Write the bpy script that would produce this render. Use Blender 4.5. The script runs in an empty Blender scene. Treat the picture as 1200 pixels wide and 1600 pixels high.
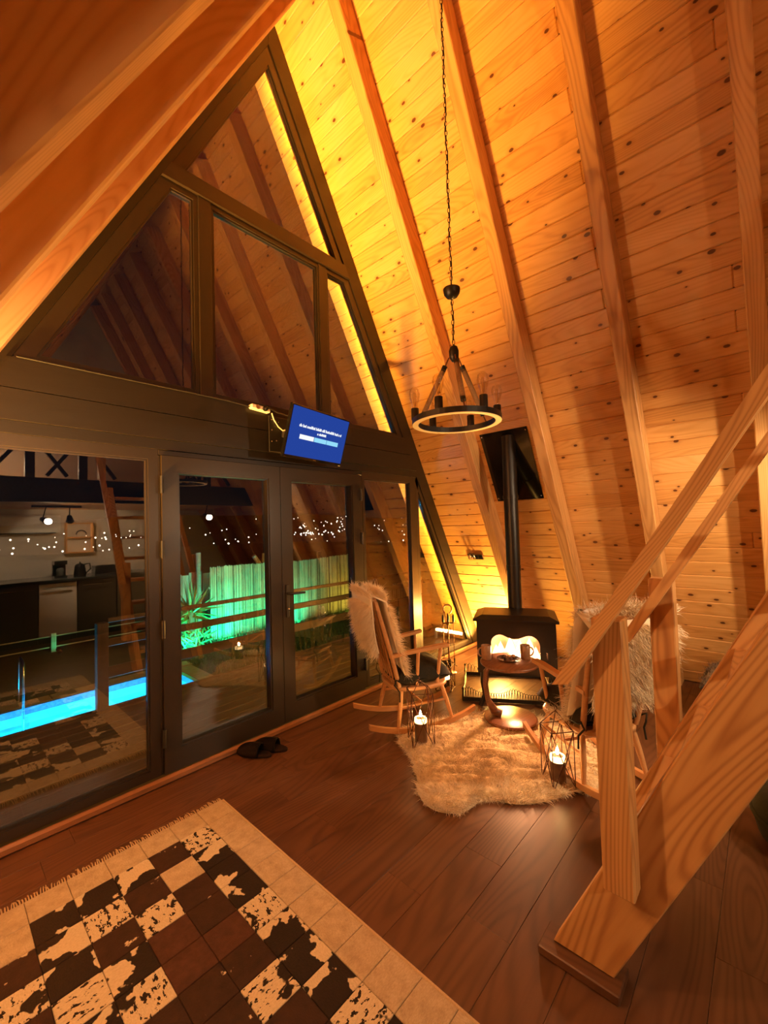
import bpy, bmesh, math, random
import numpy as np
from mathutils import Vector, Matrix, Euler
from mathutils.geometry import tessellate_polygon

random.seed(7); np.random.seed(7)
S = bpy.context.scene
C = S.collection
R = math.radians

# ------------------------------------------------------------------ camera
YAW, PIT, ROL, FPX = R(47.4733), R(2.0505), R(1.7085), 653.1
def cam_matrix():
    f = Vector((math.sin(YAW)*math.cos(PIT), math.cos(YAW)*math.cos(PIT), math.sin(PIT)))
    r = Vector((math.cos(YAW), -math.sin(YAW), 0)); d = f.cross(r)
    r2 = r*math.cos(ROL) + d*math.sin(ROL); d2 = d*math.cos(ROL) - r*math.sin(ROL)
    u = -d2; b = -f
    return Matrix(((r2.x, u.x, b.x, 0), (r2.y, u.y, b.y, 0), (r2.z, u.z, b.z, 1.55), (0, 0, 0, 1)))
cd = bpy.data.cameras.new('camera'); cam = bpy.data.objects.new('camera', cd); C.objects.link(cam)
cam.matrix_world = cam_matrix()
cd.sensor_fit = 'HORIZONTAL'; cd.sensor_width = 36.0; cd.lens = FPX/1200*36.0
cd.clip_start = 0.02; cd.clip_end = 2000
S.camera = cam

# ------------------------------------------------------------------ world, exposure
w = bpy.data.worlds.new('night'); S.world = w; w.use_nodes = True
w.node_tree.nodes['Background'].inputs[0].default_value = (0.0022, 0.0026, 0.0042, 1)
w.node_tree.nodes['Background'].inputs[1].default_value = 1.0
S.view_settings.view_transform = 'Standard'; S.view_settings.look = 'None'
S.view_settings.exposure = 0.0; S.view_settings.gamma = 1.0; S.view_settings.use_curve_mapping = False
try:
    S.cycles.use_denoising = True; S.cycles.max_bounces = 7; S.cycles.adaptive_threshold = 0.02; S.cycles.diffuse_bounces = 4; S.cycles.glossy_bounces = 4
    S.cycles.transparent_max_bounces = 16; S.cycles.caustics_reflective = False; S.cycles.caustics_refractive = False
    S.cycles.sample_clamp_indirect = 4.0; S.cycles.sample_clamp_direct = 0.0; S.cycles.blur_glossy = 0.5
except Exception: pass

LED_LEFT, LED_RIGHT = 200, 150
WARM = (1.0, 0.47, 0.13); AMBER = (1.0, 0.455, 0.075); SOFT = (1.0, 0.68, 0.40)
def lamp(name, kind, loc, energy, color, parent=None, size=0.05, target=None, spot=None, blend=0.5, size_y=None, spread=None):
    l = bpy.data.lights.new(name, kind); l.energy = energy; l.color = color
    if kind in ('POINT', 'SPOT'): l.shadow_soft_size = size
    if kind == 'AREA':
        l.size = size
        if size_y: l.shape = 'RECTANGLE'; l.size_y = size_y
    if spread: l.spread = spread
    if kind == 'SPOT': l.spot_size = spot; l.spot_blend = blend
    o = bpy.data.objects.new(name, l); C.objects.link(o)
    q = (Vector(target)-Vector(loc)).to_track_quat('-Z', 'Y').to_matrix().to_4x4() if target else Matrix()
    place(o, Matrix.Translation(loc) @ q, parent)
    return o

# ------------------------------------------------------------------ helpers
WORLD = {}
def place(o, M, parent=None):
    WORLD[o.name] = M
    if parent is not None:
        o.parent = parent; o.matrix_basis = WORLD[parent.name].inverted() @ M
    else: o.matrix_basis = M
    return o
def tag(o, label=None, cat=None, group=None, kind=None):
    if label: o['label'] = label
    if cat: o['category'] = cat
    if group: o['group'] = group
    if kind: o['kind'] = kind
    return o
I4 = Matrix()
def T(x, y=0, z=0): return Matrix.Translation((x, y, z))
def RZ(a): return Matrix.Rotation(a, 4, 'Z')
def empty(name, M=I4, parent=None):
    o = bpy.data.objects.new(name, None); C.objects.link(o); o.empty_display_size = 0.1
    return place(o, M, parent)
def thing(name, label, cat, M=I4, group=None):
    return tag(empty(name, M), label, cat, group)
def struct(name, M=I4): return tag(empty(name, M), kind='structure')
def obj(name, me, mat, parent=None, M=None):
    o = bpy.data.objects.new(name, me); C.objects.link(o)
    if mat is not None:
        if not me.materials: me.materials.append(mat)
        elif me.materials[0] is not mat:
            o.material_slots[0].link = 'OBJECT'; o.material_slots[0].material = mat
    if M is None: M = WORLD[parent.name] if parent else I4
    return place(o, M, parent)
_bb = {}
def bbox_mesh(l, w_, t, b):
    k = (round(l, 4), round(w_, 4), round(t, 4), round(b, 4))
    if k not in _bb:
        bm = bmesh.new(); bmesh.ops.create_cube(bm, size=1)
        bmesh.ops.scale(bm, vec=(l, w_, t), verts=bm.verts)
        if b > 0: bmesh.ops.bevel(bm, geom=bm.edges[:], offset=min(b, .45*min(l, w_, t)), segments=1, affect='EDGES')
        me = bpy.data.meshes.new('box'); bm.to_mesh(me); bm.free(); _bb[k] = me
    return _bb[k]
def obox(name, size, M, mat, parent=None, b=0.003):
    me = bbox_mesh(*size, b)
    if me.materials and me.materials[0] is not mat: me = me.copy(); me.materials.clear()
    return obj(name, me, mat, parent, M)
def abox(name, x0, x1, y0, y1, z0, z1, mat, parent=None, b=0.003):
    """axis aligned box; local X is its longest side so the grain follows it"""
    s = [x1-x0, y1-y0, z1-z0]; c = T((x0+x1)/2, (y0+y1)/2, (z0+z1)/2)
    k = s.index(max(s))
    if k == 0: return obox(name, (s[0], s[1], s[2]), c, mat, parent, b)
    if k == 1: return obox(name, (s[1], s[0], s[2]), c @ RZ(math.pi/2), mat, parent, b)
    return obox(name, (s[2], s[1], s[0]), c @ Matrix.Rotation(-math.pi/2, 4, 'Y'), mat, parent, b)
def frame_of(p0, p1, up=(0, 0, 1)):
    x = (Vector(p1)-Vector(p0)).normalized(); z = Vector(up); z = (z-x*z.dot(x)).normalized(); y = z.cross(x)
    c = (Vector(p0)+Vector(p1))/2
    return Matrix(((x.x, y.x, z.x, c.x), (x.y, y.y, z.y, c.y), (x.z, y.z, z.z, c.z), (0, 0, 0, 1)))
def beam(name, p0, p1, w_, h, mat, parent=None, up=(0, 0, 1), b=0.004):
    return obox(name, ((Vector(p1)-Vector(p0)).length, w_, h), frame_of(p0, p1, up), mat, parent, b)

class MB:
    def __init__(s): s.v = []; s.f = []; s.sm = []
    def add(s, v, f, smooth=False):
        n = len(s.v); s.v += [tuple(p) for p in v]; s.f += [tuple(i+n for i in q) for q in f]; s.sm += [smooth]*len(f); return s
    def box(s, x0, x1, y0, y1, z0, z1, M=None):
        v = [Vector((x, y, z)) for z in (z0, z1) for y in (y0, y1) for x in (x0, x1)]
        if M: v = [M @ p for p in v]
        return s.add(v, [(0, 2, 3, 1), (4, 5, 7, 6), (0, 1, 5, 4), (2, 6, 7, 3), (0, 4, 6, 2), (1, 3, 7, 5)])
    def tube(s, pts, r, seg=6, closed=False, caps=True):
        pts = [Vector(p) for p in pts]; n = len(pts); rr = r if isinstance(r, (list, tuple)) else [r]*n
        rings = []; prev = None
        for i in range(n):
            a = pts[(i-1) % n] if (i > 0 or closed) else pts[i]; b = pts[(i+1) % n] if (i < n-1 or closed) else pts[i]
            t = (b-a).normalized()
            if prev is None:
                u = t.orthogonal().normalized()
            else:
                u = (prev - t*prev.dot(t)); u = u.normalized() if u.length > 1e-6 else t.orthogonal().normalized()
            prev = u; v = t.cross(u)
            rings.append([pts[i] + (u*math.cos(2*math.pi*k/seg)+v*math.sin(2*math.pi*k/seg))*rr[i] for k in range(seg)])
        vs = [p for q in rings for p in q]; fs = []
        for i in range(n if closed else n-1):
            j = (i+1) % n
            for k in range(seg): fs.append((i*seg+k, i*seg+(k+1) % seg, j*seg+(k+1) % seg, j*seg+k))
        s.add(vs, fs, True)
        if caps and not closed:
            s.add(rings[0], [tuple(range(seg))[::-1]]); s.add(rings[-1], [tuple(range(seg))])
        return s
    def lathe(s, prof, seg=20, M=None, smooth=True):
        vs = []; fs = []; n = len(prof)
        for r, z in prof:
            for k in range(seg):
                p = Vector((r*math.cos(2*math.pi*k/seg), r*math.sin(2*math.pi*k/seg), z)); vs.append(M @ p if M else p)
        for i in range(n-1):
            for k in range(seg): fs.append((i*seg+k, i*seg+(k+1) % seg, (i+1)*seg+(k+1) % seg, (i+1)*seg+k))
        s.add(vs, fs, smooth)
        if prof[0][0] > 1e-5: s.add(vs[:seg], [tuple(range(seg))[::-1]])
        if prof[-1][0] > 1e-5: s.add(vs[-seg:], [tuple(range(seg))])
        return s
    def prism(s, poly, h0, h1, M=None, holes=()):
        """poly in (a,b) extruded along c from h0 to h1; local axes a,b,c"""
        loops = [list(poly)]+[list(h) for h in holes]
        flat = [p for l in loops for p in l]; N = len(flat)
        tri = tessellate_polygon([[Vector((a, b, 0)) for a, b in l] for l in loops])
        v = [Vector((a, b, h0)) for a, b in flat]+[Vector((a, b, h1)) for a, b in flat]
        if M: v = [M @ p for p in v]
        f = [(c, b, a) for a, b, c in tri]+[(a+N, b+N, c+N) for a, b, c in tri]; o = 0
        for l in loops:
            m = len(l)
            for i in range(m): f.append((o+i, o+(i+1) % m, o+(i+1) % m+N, o+i+N))
            o += m
        return s.add(v, f)
    def mesh(s, name='mesh', fix=True):
        me = bpy.data.meshes.new(name); me.from_pydata([tuple(p) for p in s.v], [], s.f)
        me.polygons.foreach_set('use_smooth', s.sm)
        if fix:
            bm = bmesh.new(); bm.from_mesh(me); bmesh.ops.recalc_face_normals(bm, faces=bm.faces[:]); bm.to_mesh(me); bm.free()
        me.update(); return me
    def build(s, name, mat, parent=None, M=None, fix=True): return obj(name, s.mesh(name, fix), mat, parent, M)
XZ = Matrix(((1, 0, 0, 0), (0, 0, 1, 0), (0, 1, 0, 0), (0, 0, 0, 1)))      # (a,b,c) -> (x=a, z=b, y=c)
def prism_xz(name, pts, y0, y1, mat, parent=None, M=I4):
    return MB().prism(pts, y0, y1, XZ).build(name, mat, parent, M)
def copy_tree(o, M=None, parent=None):
    c = o.copy(); C.objects.link(c); WORLD[c.name] = M if M is not None else WORLD[o.name]
    if parent: c.parent = parent
    elif M is not None: c.matrix_basis = M
    for ch in [x for x in bpy.data.objects if x.parent is o]: copy_tree(ch, None, c)
    return c
def np_mesh(name, V, F, smooth=True):
    """V (n,3) float, F list of equal-size index rows"""
    me = bpy.data.meshes.new(name); V = np.asarray(V, np.float32); F = np.asarray(F, np.int32); n, k = F.shape
    me.vertices.add(len(V)); me.vertices.foreach_set('co', V.ravel())
    me.loops.add(n*k); me.loops.foreach_set('vertex_index', F.ravel())
    me.polygons.add(n); me.polygons.foreach_set('loop_start', np.arange(0, n*k, k, dtype=np.int32))
    me.polygons.foreach_set('use_smooth', np.full(n, smooth)); me.update(calc_edges=True); me.validate(); return me
def fur(name, P, Dm, L, wid, mat, parent=None, M=None, droop=0.0, curl=0.0, segs=3):
    """ribbons growing from points P along Dm with length L"""
    n = len(P); Dm = Dm/np.linalg.norm(Dm, axis=1)[:, None]
    side = np.cross(Dm, np.random.normal(size=(n, 3))); side /= np.linalg.norm(side, axis=1)[:, None]
    bend = np.random.normal(size=(n, 3))*curl
    V = np.zeros((n, (segs+1)*2, 3)); L = np.asarray(L).reshape(-1, 1)
    for i in range(segs+1):
        t = i/segs
        c = P + Dm*L*t + bend*L*t*t + np.array([0, 0, -1])*droop*L*t*t
        h = side*wid*(1-t*.85)
        V[:, 2*i] = c-h; V[:, 2*i+1] = c+h
    F = []
    base = (np.arange(n)*(segs+1)*2)[:, None]
    Fs = [base+np.array([[2*i, 2*i+1, 2*i+3, 2*i+2]]) for i in range(segs)]
    me = np_mesh(name, V.reshape(-1, 3), np.concatenate(Fs))
    return tag(obj(name, me, mat, parent, M), kind='stuff')

# ------------------------------------------------------------------ materials
class NT:
    def __init__(s, name):
        s.m = bpy.data.materials.new(name); s.m.use_nodes = True; s.t = s.m.node_tree; s.t.nodes.clear()
        s.out = s.t.nodes.new('ShaderNodeOutputMaterial')
    def n(s, typ, **kw):
        nd = s.t.nodes.new(typ)
        for k, v in kw.items():
            if k.startswith('i_'):
                key = k[2:]; key = int(key) if key.isdigit() else key.replace('_', ' ')
                s.set(nd.inputs[key], v)
            else: setattr(nd, k, v)
        return nd
    def set(s, inp, v):
        if hasattr(v, 'is_output'): s.t.links.new(v, inp)
        elif isinstance(v, bpy.types.Node): s.t.links.new(v.outputs[0], inp)
        else: inp.default_value = v
    def math(s, op, a, b=0.0, c=None):
        nd = s.t.nodes.new('ShaderNodeMath'); nd.operation = op; s.set(nd.inputs[0], a); s.set(nd.inputs[1], b)
        if c is not None: s.set(nd.inputs[2], c)
        return nd.outputs[0]
    def vmath(s, op, a, b):
        nd = s.t.nodes.new('ShaderNodeVectorMath'); nd.operation = op; s.set(nd.inputs[0], a); s.set(nd.inputs[1], b); return nd.outputs[0]
    def mix(s, f, a, b, mode='MIX'):
        nd = s.t.nodes.new('ShaderNodeMix'); nd.data_type = 'RGBA'; nd.blend_type = mode
        s.set(nd.inputs[0], f); s.set(nd.inputs[6], a); s.set(nd.inputs[7], b); return nd.outputs[2]
    def ramp(s, f, stops):
        nd = s.t.nodes.new('ShaderNodeValToRGB'); s.set(nd.inputs[0], f); el = nd.color_ramp.elements
        while len(el) < len(stops): el.new(0.5)
        for e, (p, c) in zip(el, stops): e.position = p; e.color = c if len(c) == 4 else (*c, 1)
        return nd.outputs[0]
    def step(s, f, lo, hi):
        nd = s.t.nodes.new('ShaderNodeMapRange'); nd.interpolation_type = 'SMOOTHSTEP'
        s.set(nd.inputs[0], f); nd.inputs[1].default_value = lo; nd.inputs[2].default_value = hi; return nd.outputs[0]
    def coords(s, scale=(1, 1, 1), rnd=True):
        tc = s.n('ShaderNodeTexCoord'); v = tc.outputs['Object']
        if rnd:
            oi = s.n('ShaderNodeObjectInfo'); k = s.vmath('SCALE', (13.7, 7.3, 5.1), (0, 0, 0))
            nd = k.node; s.set(nd.inputs['Scale'], oi.outputs['Random']); v = s.vmath('ADD', v, k)
        return s.vmath('MULTIPLY', v, scale)
    def noise(s, v, scale=1.0, detail=3.0, rough=.55, dist=0.0):
        nd = s.n('ShaderNodeTexNoise'); s.set(nd.inputs['Vector'], v); nd.inputs['Scale'].default_value = scale
        nd.inputs['Detail'].default_value = detail; nd.inputs['Roughness'].default_value = rough; nd.inputs['Distortion'].default_value = dist
        return nd.outputs[0]
    def bsdf(s, color, rough=.5, spec=.5, metal=0.0, bump=None, bstr=.2, bdist=.01, emit=None, estr=0.0, **kw):
        p = s.n('ShaderNodeBsdfPrincipled'); s.set(p.inputs['Base Color'], color if not isinstance(color, tuple) else (*color[:3], 1))
        s.set(p.inputs['Roughness'], rough); s.set(p.inputs['Metallic'], metal); s.set(p.inputs['Specular IOR Level'], spec)
        if bump is not None:
            b = s.n('ShaderNodeBump'); b.inputs['Strength'].default_value = bstr; b.inputs['Distance'].default_value = bdist
            s.set(b.inputs['Height'], bump); s.set(p.inputs['Normal'], b.outputs[0])
        if emit is not None:
            s.set(p.inputs['Emission Color'], emit if not isinstance(emit, tuple) else (*emit[:3], 1)); s.set(p.inputs['Emission Strength'], estr)
        for k, v in kw.items(): s.set(p.inputs[k.replace('_', ' ')], v)
        s.t.links.new(p.outputs[0], s.out.inputs[0]); return s.m

def wood(name, light, mid, dark, knot=None, rough=.5, grain=1.0, kscale=5.0, kdens=.45, spec=.3, rings=.5, var=.25, lines=230):
    t = NT(name); v = t.coords()
    g = t.noise(t.vmath('MULTIPLY', v, (1.1, 26*grain, 26*grain)), 1.0, 4, .6, .3)
    big = t.noise(t.vmath('MULTIPLY', v, (.9, 4.5, 4.5)), 1.0, 2, .5, .6)
    cn = t.noise(t.vmath('MULTIPLY', v, (.42, 3.4*grain, 3.4*grain)), 1.0, 1.5, .45, .25)
    ln = t.math('MULTIPLY_ADD', t.math('SINE', t.math('MULTIPLY', cn, lines)), .5, .5)
    ln = t.math('POWER', ln, 2.0)
    f = t.math('ADD', t.math('MULTIPLY', g, .45), t.math('MULTIPLY', big, .4)); f = t.math('ADD', f, t.math('MULTIPLY', ln, .32*rings))
    oi = t.n('ShaderNodeObjectInfo'); f = t.math('ADD', f, t.math('MULTIPLY', t.math('SUBTRACT', oi.outputs['Random'], .5), var))
    col = t.ramp(f, [(.25, light), (.52, mid), (.85, dark)])
    if knot:
        vo = t.n('ShaderNodeTexVoronoi', voronoi_dimensions='2D'); t.set(vo.inputs['Vector'], t.vmath('MULTIPLY', v, (.62, 1, 1))); vo.inputs['Scale'].default_value = kscale
        sep = t.n('ShaderNodeSeparateColor'); t.set(sep.inputs[0], vo.outputs['Color'])
        has = t.math('LESS_THAN', sep.outputs[0], kdens)
        sz = t.math('MULTIPLY', t.math('ADD', sep.outputs[1], .45), .075)
        dn = t.math('ADD', vo.outputs['Distance'], t.math('MULTIPLY', t.math('SUBTRACT', t.noise(v, 60, 2), .5), .03))
        r = t.math('DIVIDE', dn, sz)
        k = t.math('MULTIPLY', t.step(t.math('SUBTRACT', 1.0, r), 0, .35), has)
        halo = t.math('MULTIPLY', t.step(t.math('SUBTRACT', 2.6, r), 0, 1.6), has)
        col = t.mix(t.math('MULTIPLY', halo, .38), col, (*dark, 1)); col = t.mix(t.math('MULTIPLY', k, .92), col, (*knot, 1))
    return t.bsdf(col, t.math('ADD', rough-.08, t.math('MULTIPLY', g, .16)), spec, bump=g, bstr=.12, bdist=.004)

M = {}
M['pine'] = wood('pine_boards', (.80, .47, .17), (.70, .37, .11), (.46, .20, .05), (.075, .018, .006), .42, 1.0, 6.6, .72, .35, .45)
M['rafter'] = wood('pine_rafter', (.78, .47, .19), (.68, .37, .13), (.44, .20, .06), (.12, .03, .01), .45, 1.0, 3.2, .35, .3, .6)
M['stair'] = wood('stair_pine', (.74, .42, .16), (.62, .32, .11), (.36, .15, .05), (.12, .03, .01), .42, .8, 2.6, .25, .35, .8, .12, 400)
M['floor'] = wood('laminate_floor', (.150, .068, .031), (.108, .046, .021), (.056, .023, .011), None, .40, .8, rings=.7, spec=.45, var=.14)
M['deck'] = wood('deck_boards', (.05, .032, .02), (.04, .024, .015), (.02, .012, .008), None, .6, 1)
M['dark_timber'] = wood('dark_painted_timber', (.016, .012, .0075), (.0125, .0092, .0057), (.007, .0055, .0035), None, .38, .8, spec=.4, rings=.3)
M['beech'] = wood('beech_chair', (.62, .33, .14), (.54, .27, .105), (.40, .18, .07), None, .35, 1.2, spec=.5, rings=.3)
M['walnut'] = wood('walnut_table', (.22, .085, .035), (.16, .058, .024), (.08, .028, .012), None, .32, 1, spec=.6, rings=.6)
M['weathered'] = wood('weathered_pole', (.4, .37, .3), (.3, .27, .22), (.16, .14, .11), None, .7, 1)
M['rail_wood'] = wood('deck_rail', (.04, .021, .011), (.03, .016, .008), (.015, .008, .004), None, .5, 1)
def plain(name, col, rough=.5, metal=0.0, spec=.5, nz=0.0, nscale=40, **kw):
    t = NT(name)
    if nz:
        f = t.noise(t.coords(), nscale, 3); c = t.mix(f, (*[x*(1-nz) for x in col], 1), (*[min(1, x*(1+nz)) for x in col], 1))
        return t.bsdf(c, rough, spec, metal, bump=f, bstr=.15, bdist=.002, **kw)
    f = t.noise(t.coords(), 12, 2); c = t.mix(f, (*[x*.94 for x in col], 1), (*[min(1, x*1.06) for x in col], 1))
    return t.bsdf(c, rough, spec, metal, **kw)
M['upvc'] = plain('brown_window_profile', (.021, .0145, .009), .33, nz=.15, nscale=60)
M['black_metal'] = plain('black_metal', (.012, .011, .010), .42, .0, .5, nz=.3)
M['gloss_black'] = plain('gloss_black', (.006, .006, .006), .08, 0, .6)
M['stove'] = plain('stove_iron', (.013, .011, .0095), .38, .2, .4, nz=.25)
M['chrome'] = plain('chrome', (.7, .7, .72), .15, 1)
M['bronze'] = plain('bronze', (.28, .13, .06), .3, .9)
M['black_fabric'] = plain('black_velvet', (.020, .019, .013), .8, 0, .15, nz=.5, nscale=120)
M['felt'] = plain('slipper_felt', (.007, .005, .0045), .9, 0, .1, nz=.4, nscale=150)
M['felt2'] = plain('slipper_sole', (.020, .012, .009), .9, 0, .1, nz=.4, nscale=150)
M['white_plastic'] = plain('white_plastic', (.78, .74, .66), .35)
M['white_wall'] = plain('white_plaster', (.62, .58, .50), .8, nz=.06, nscale=30)
M['ac_white'] = plain('appliance_white', (.75, .74, .70), .3)
M['counter'] = plain('dark_counter', (.02, .022, .02), .2)
M['cab'] = plain('dark_cabinet', (.030, .024, .020), .4)
M['rope'] = plain('jute_rope', (.34, .20, .09), .9, 0, .1, nz=.5, nscale=220)
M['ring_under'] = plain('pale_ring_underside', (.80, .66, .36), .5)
M['ceramic'] = plain('stoneware', (.30, .16, .08), .35, nz=.4, nscale=50)
M['plate'] = plain('dark_plate', (.05, .025, .015), .2)
M['choco'] = plain('chocolate', (.10, .035, .02), .4)
M['cookie'] = plain('cookie', (.45, .25, .10), .8, nz=.3)
M['candle'] = plain('candle_wax_brown', (.13, .075, .045), .35, nz=.6, nscale=25)
M['wax'] = plain('wax_top', (.9, .75, .5), .4)
M['stone'] = plain('pool_coping', (.22, .19, .16), .7, nz=.4, nscale=12)
M['pool_tile'] = plain('pool_tile', (.12, .75, .88), .3, nz=.12, nscale=8)
M['mosaic'] = plain('blue_mosaic', (.10, .25, .55), .3, nz=.7, nscale=40)
M['soil'] = plain('lawn_ground', (.020, .032, .012), .95, nz=.5, nscale=20)
M['grass'] = plain('grass_blades', (.05, .11, .03), .7, nz=.4)
M['leaf'] = plain('yucca_leaf', (.18, .36, .12), .45, nz=.3)
M['bark'] = plain('yucca_bark', (.22, .16, .10), .9, nz=.5, nscale=30)
M['bamboo'] = wood('bamboo_cane', (.60, .55, .36), (.42, .38, .24), (.16, .14, .09), None, .6, 1, var=1.1)
M['hill'] = plain('dark_hill', (.010, .009, .008), 1, nz=.4, nscale=.05)
M['grey_panel'] = plain('cabinet_front_pale', (.55, .52, .46), .4)
M['brick'] = plain('fire_brick', (.45, .30, .2), .9, nz=.3)
M['log'] = plain('charred_log', (.06, .03, .02), .9, nz=.6)
M['binding'] = plain('rug_binding', (.55, .38, .20), .9, nz=.3, nscale=200)
M['backing'] = plain('rug_backing', (.06, .035, .02), 1)
def emit(name, col, s, nz=0.0):
    t = NT(name); e = t.n('ShaderNodeEmission'); e.inputs['Strength'].default_value = s
    if nz:
        f = t.noise(t.coords(), 14, 3); t.set(e.inputs['Color'], t.mix(t.step(f, .35, .6), (*[c*(1-nz) for c in col], 1), (*col, 1)))
    else: e.inputs['Color'].default_value = (*col, 1)
    t.t.links.new(e.outputs[0], t.out.inputs[0]); return t.m
M['led'] = emit('led_tube', (1.0, .66, .24), 60)
M['flame'] = emit('flame', (1.0, .62, .25), 45)
M['fire'] = emit('fire', (1.0, .50, .22), 14, .5)
M['bulb_on'] = emit('lamp_bulb', (1.0, .72, .42), 30)
M['city'] = emit('city_lights', (1.0, .88, .75), 4.0)
M['screen'] = emit('tv_screen', (.018, .055, .33), 1.0)
M['screen_white'] = emit('tv_white', (.95, .98, 1.0), 1.0)
M['screen_cyan'] = emit('tv_cyan', (.30, .72, .95), 1.0)
M['green_led'] = emit('green_led', (.05, 1.0, .45), 6)
M['spot_lens'] = emit('spot_lens', (.3, 1.0, .7), 8)
# glass: clear, reflects by angle (both faces of a sealed double pane)
def glass(name, f0=.075, tint=(1, 1, 1)):
    t = NT(name); lw = t.n('ShaderNodeLayerWeight'); lw.inputs['Blend'].default_value = .5
    fr = t.math('ADD', f0, t.math('MULTIPLY', t.math('POWER', lw.outputs['Facing'], 4.0), .9-f0))
    tr = t.n('ShaderNodeBsdfTransparent'); tr.inputs[0].default_value = (*tint, 1)
    gl = t.n('ShaderNodeBsdfGlossy'); gl.inputs['Roughness'].default_value = 0.0; gl.inputs['Color'].default_value = (1, 1, 1, 1)
    mx = t.n('ShaderNodeMixShader'); t.set(mx.inputs[0], fr); t.t.links.new(tr.outputs[0], mx.inputs[1]); t.t.links.new(gl.outputs[0], mx.inputs[2])
    t.t.links.new(mx.outputs[0], t.out.inputs[0]); return t.m
M['glass'] = glass('window_glass', .115, (.97, .98, .97))
M['bulb_glass'] = glass('bulb_glass', .2, (1, .95, .84))
M['water'] = glass('pool_water', .03, (.85, 1, 1))
def fur_mat(name, a, b):
    t = NT(name); oi = t.noise(t.coords(rnd=False), 9, 3); return t.bsdf(t.mix(oi, (*a, 1), (*b, 1)), .75, .2, Sheen_Weight=.3)
M['fur'] = fur_mat('sheepskin_fur', (.78, .62, .40), (.92, .78, .56))
M['furb'] = fur_mat('brown_fur', (.09, .05, .03), (.17, .10, .06))
def rug_mat(name, typ):
    t = NT(name); v = t.coords((1, 1, 1)); cream = (.7, .55, .33, 1); black = (.012, .008, .006, 1)
    hair = t.noise(t.vmath('MULTIPLY', v, (1, 2.2, 1)), 110, 3)
    cr = t.mix(hair, (.50, .37, .20, 1), (.86, .70, .45, 1)); bk = t.mix(hair, (.006, .004, .003, 1), (.030, .018, .012, 1))
    if typ == 'beige': col = t.mix(t.noise(v, 22, 4), t.mix(hair, (.22, .145, .08, 1), (.46, .33, .19, 1)), cr)
    elif typ == 'black':
        n = t.noise(v, 7.5, 4, .5); col = t.mix(t.step(n, .555, .57), bk, cr)
    elif typ == 'speck':
        n = t.noise(t.vmath('MULTIPLY', v, (1, 1.7, 1)), 34, 3, .6); n2 = t.noise(v, 8, 3)
        col = t.mix(t.math('MAXIMUM', t.step(n, .565, .585), t.step(n2, .60, .62)), cr, bk)
    elif typ == 'dark':
        n = t.noise(v, 24, 5, .65); col = t.mix(n, (.008, .005, .004, 1), (.06, .028, .016, 1)); col = t.mix(t.step(t.noise(v, 16, 4), .66, .70), col, cr)
    else:
        n = t.noise(v, 26, 5, .65); col = t.mix(n, (.020, .009, .006, 1), (.105, .045, .026, 1))
    return t.bsdf(col, .8, .2, bump=hair, bstr=.6, bdist=.003)
for k in ('beige', 'black', 'speck', 'dark', 'brown'): M['rug_'+k] = rug_mat('cowhide_'+k, k)

# ------------------------------------------------------------------ A-frame geometry
A = R(62.63); SA, CA = math.sin(A), math.cos(A); DR = 4.35; XC = 1.86; BX = DR/SA; SL = (BX-XC)/CA; EH = .17
def xr(z, e=0): return (DR-e-CA*z)/SA
def xl(z, e=0): return 2*XC-xr(z, e)
def ztop(e=0): return (DR-e-SA*XC)/CA
GY = 2.834            # inner face of the gable wall
YB = -2.75            # back wall
def rp(s, y, e=0, side=1):
    x = BX-s*CA-e*SA; z = s*SA-e*CA
    return Vector((x if side > 0 else 2*XC-x, y, z))
def roof_frame(s, y, e, side):      # local X along +Y, local Y up the slope, local Z towards the room
    up = (Vector((-CA, 0, SA)) if side > 0 else Vector((CA, 0, SA))); inn = (Vector((-SA, 0, -CA)) if side > 0 else Vector((SA, 0, -CA)))
    c = rp(s, y, e, side); x = Vector((0, 1, 0))
    if x.cross(up).dot(inn) < 0: x = -x
    return Matrix(((x.x, up.x, inn.x, c.x), (x.y, up.y, inn.y, c.y), (x.z, up.z, inn.z, c.z), (0, 0, 0, 1)))
BP = .1335; NB = int(SL/BP)
def roof(name, side, y0, y1, cuts, shell=True):
    root = struct(name, T(BX if side > 0 else 2*XC-BX, (y0+y1)/2, 0))
    if shell: obox('sheathing', (y1-y0, SL+.25, .05), roof_frame(SL/2+.06, (y0+y1)/2, -.052, side), M['dark_timber'], root, 0)
    for i in range(NB+1):
        s = (i+.5)*BP; ww = BP-.001
        if i == NB: ww = SL-NB*BP-.002; s = NB*BP+ww/2
        if ww < .02: continue
        ys = [y0]+cuts(i)+[y1]
        for a, b in zip(ys, ys[1:]): obox('board', (b-a-.001, ww, .022), roof_frame(s, (a+b)/2, -.0115, side), M['pine'], root, .0065)
    return root
rnd = random.Random(3)
def cutsR(i):
    o = []
    if i % 3: o.append(rnd.choice([.09, .80, 1.52])) 
    if i % 2: o.append(rnd.choice([-1.35, -.63]))
    return sorted(o)
roof('wall_right', 1, YB, GY+.1, cutsR)
roof('wall_left', -1, YB, GY+.1, lambda i: [])
roof('trim_1', 1, GY+.105, 3.27, lambda i: [])
roof('trim_2', -1, GY+.105, 3.27, lambda i: [])

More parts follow.
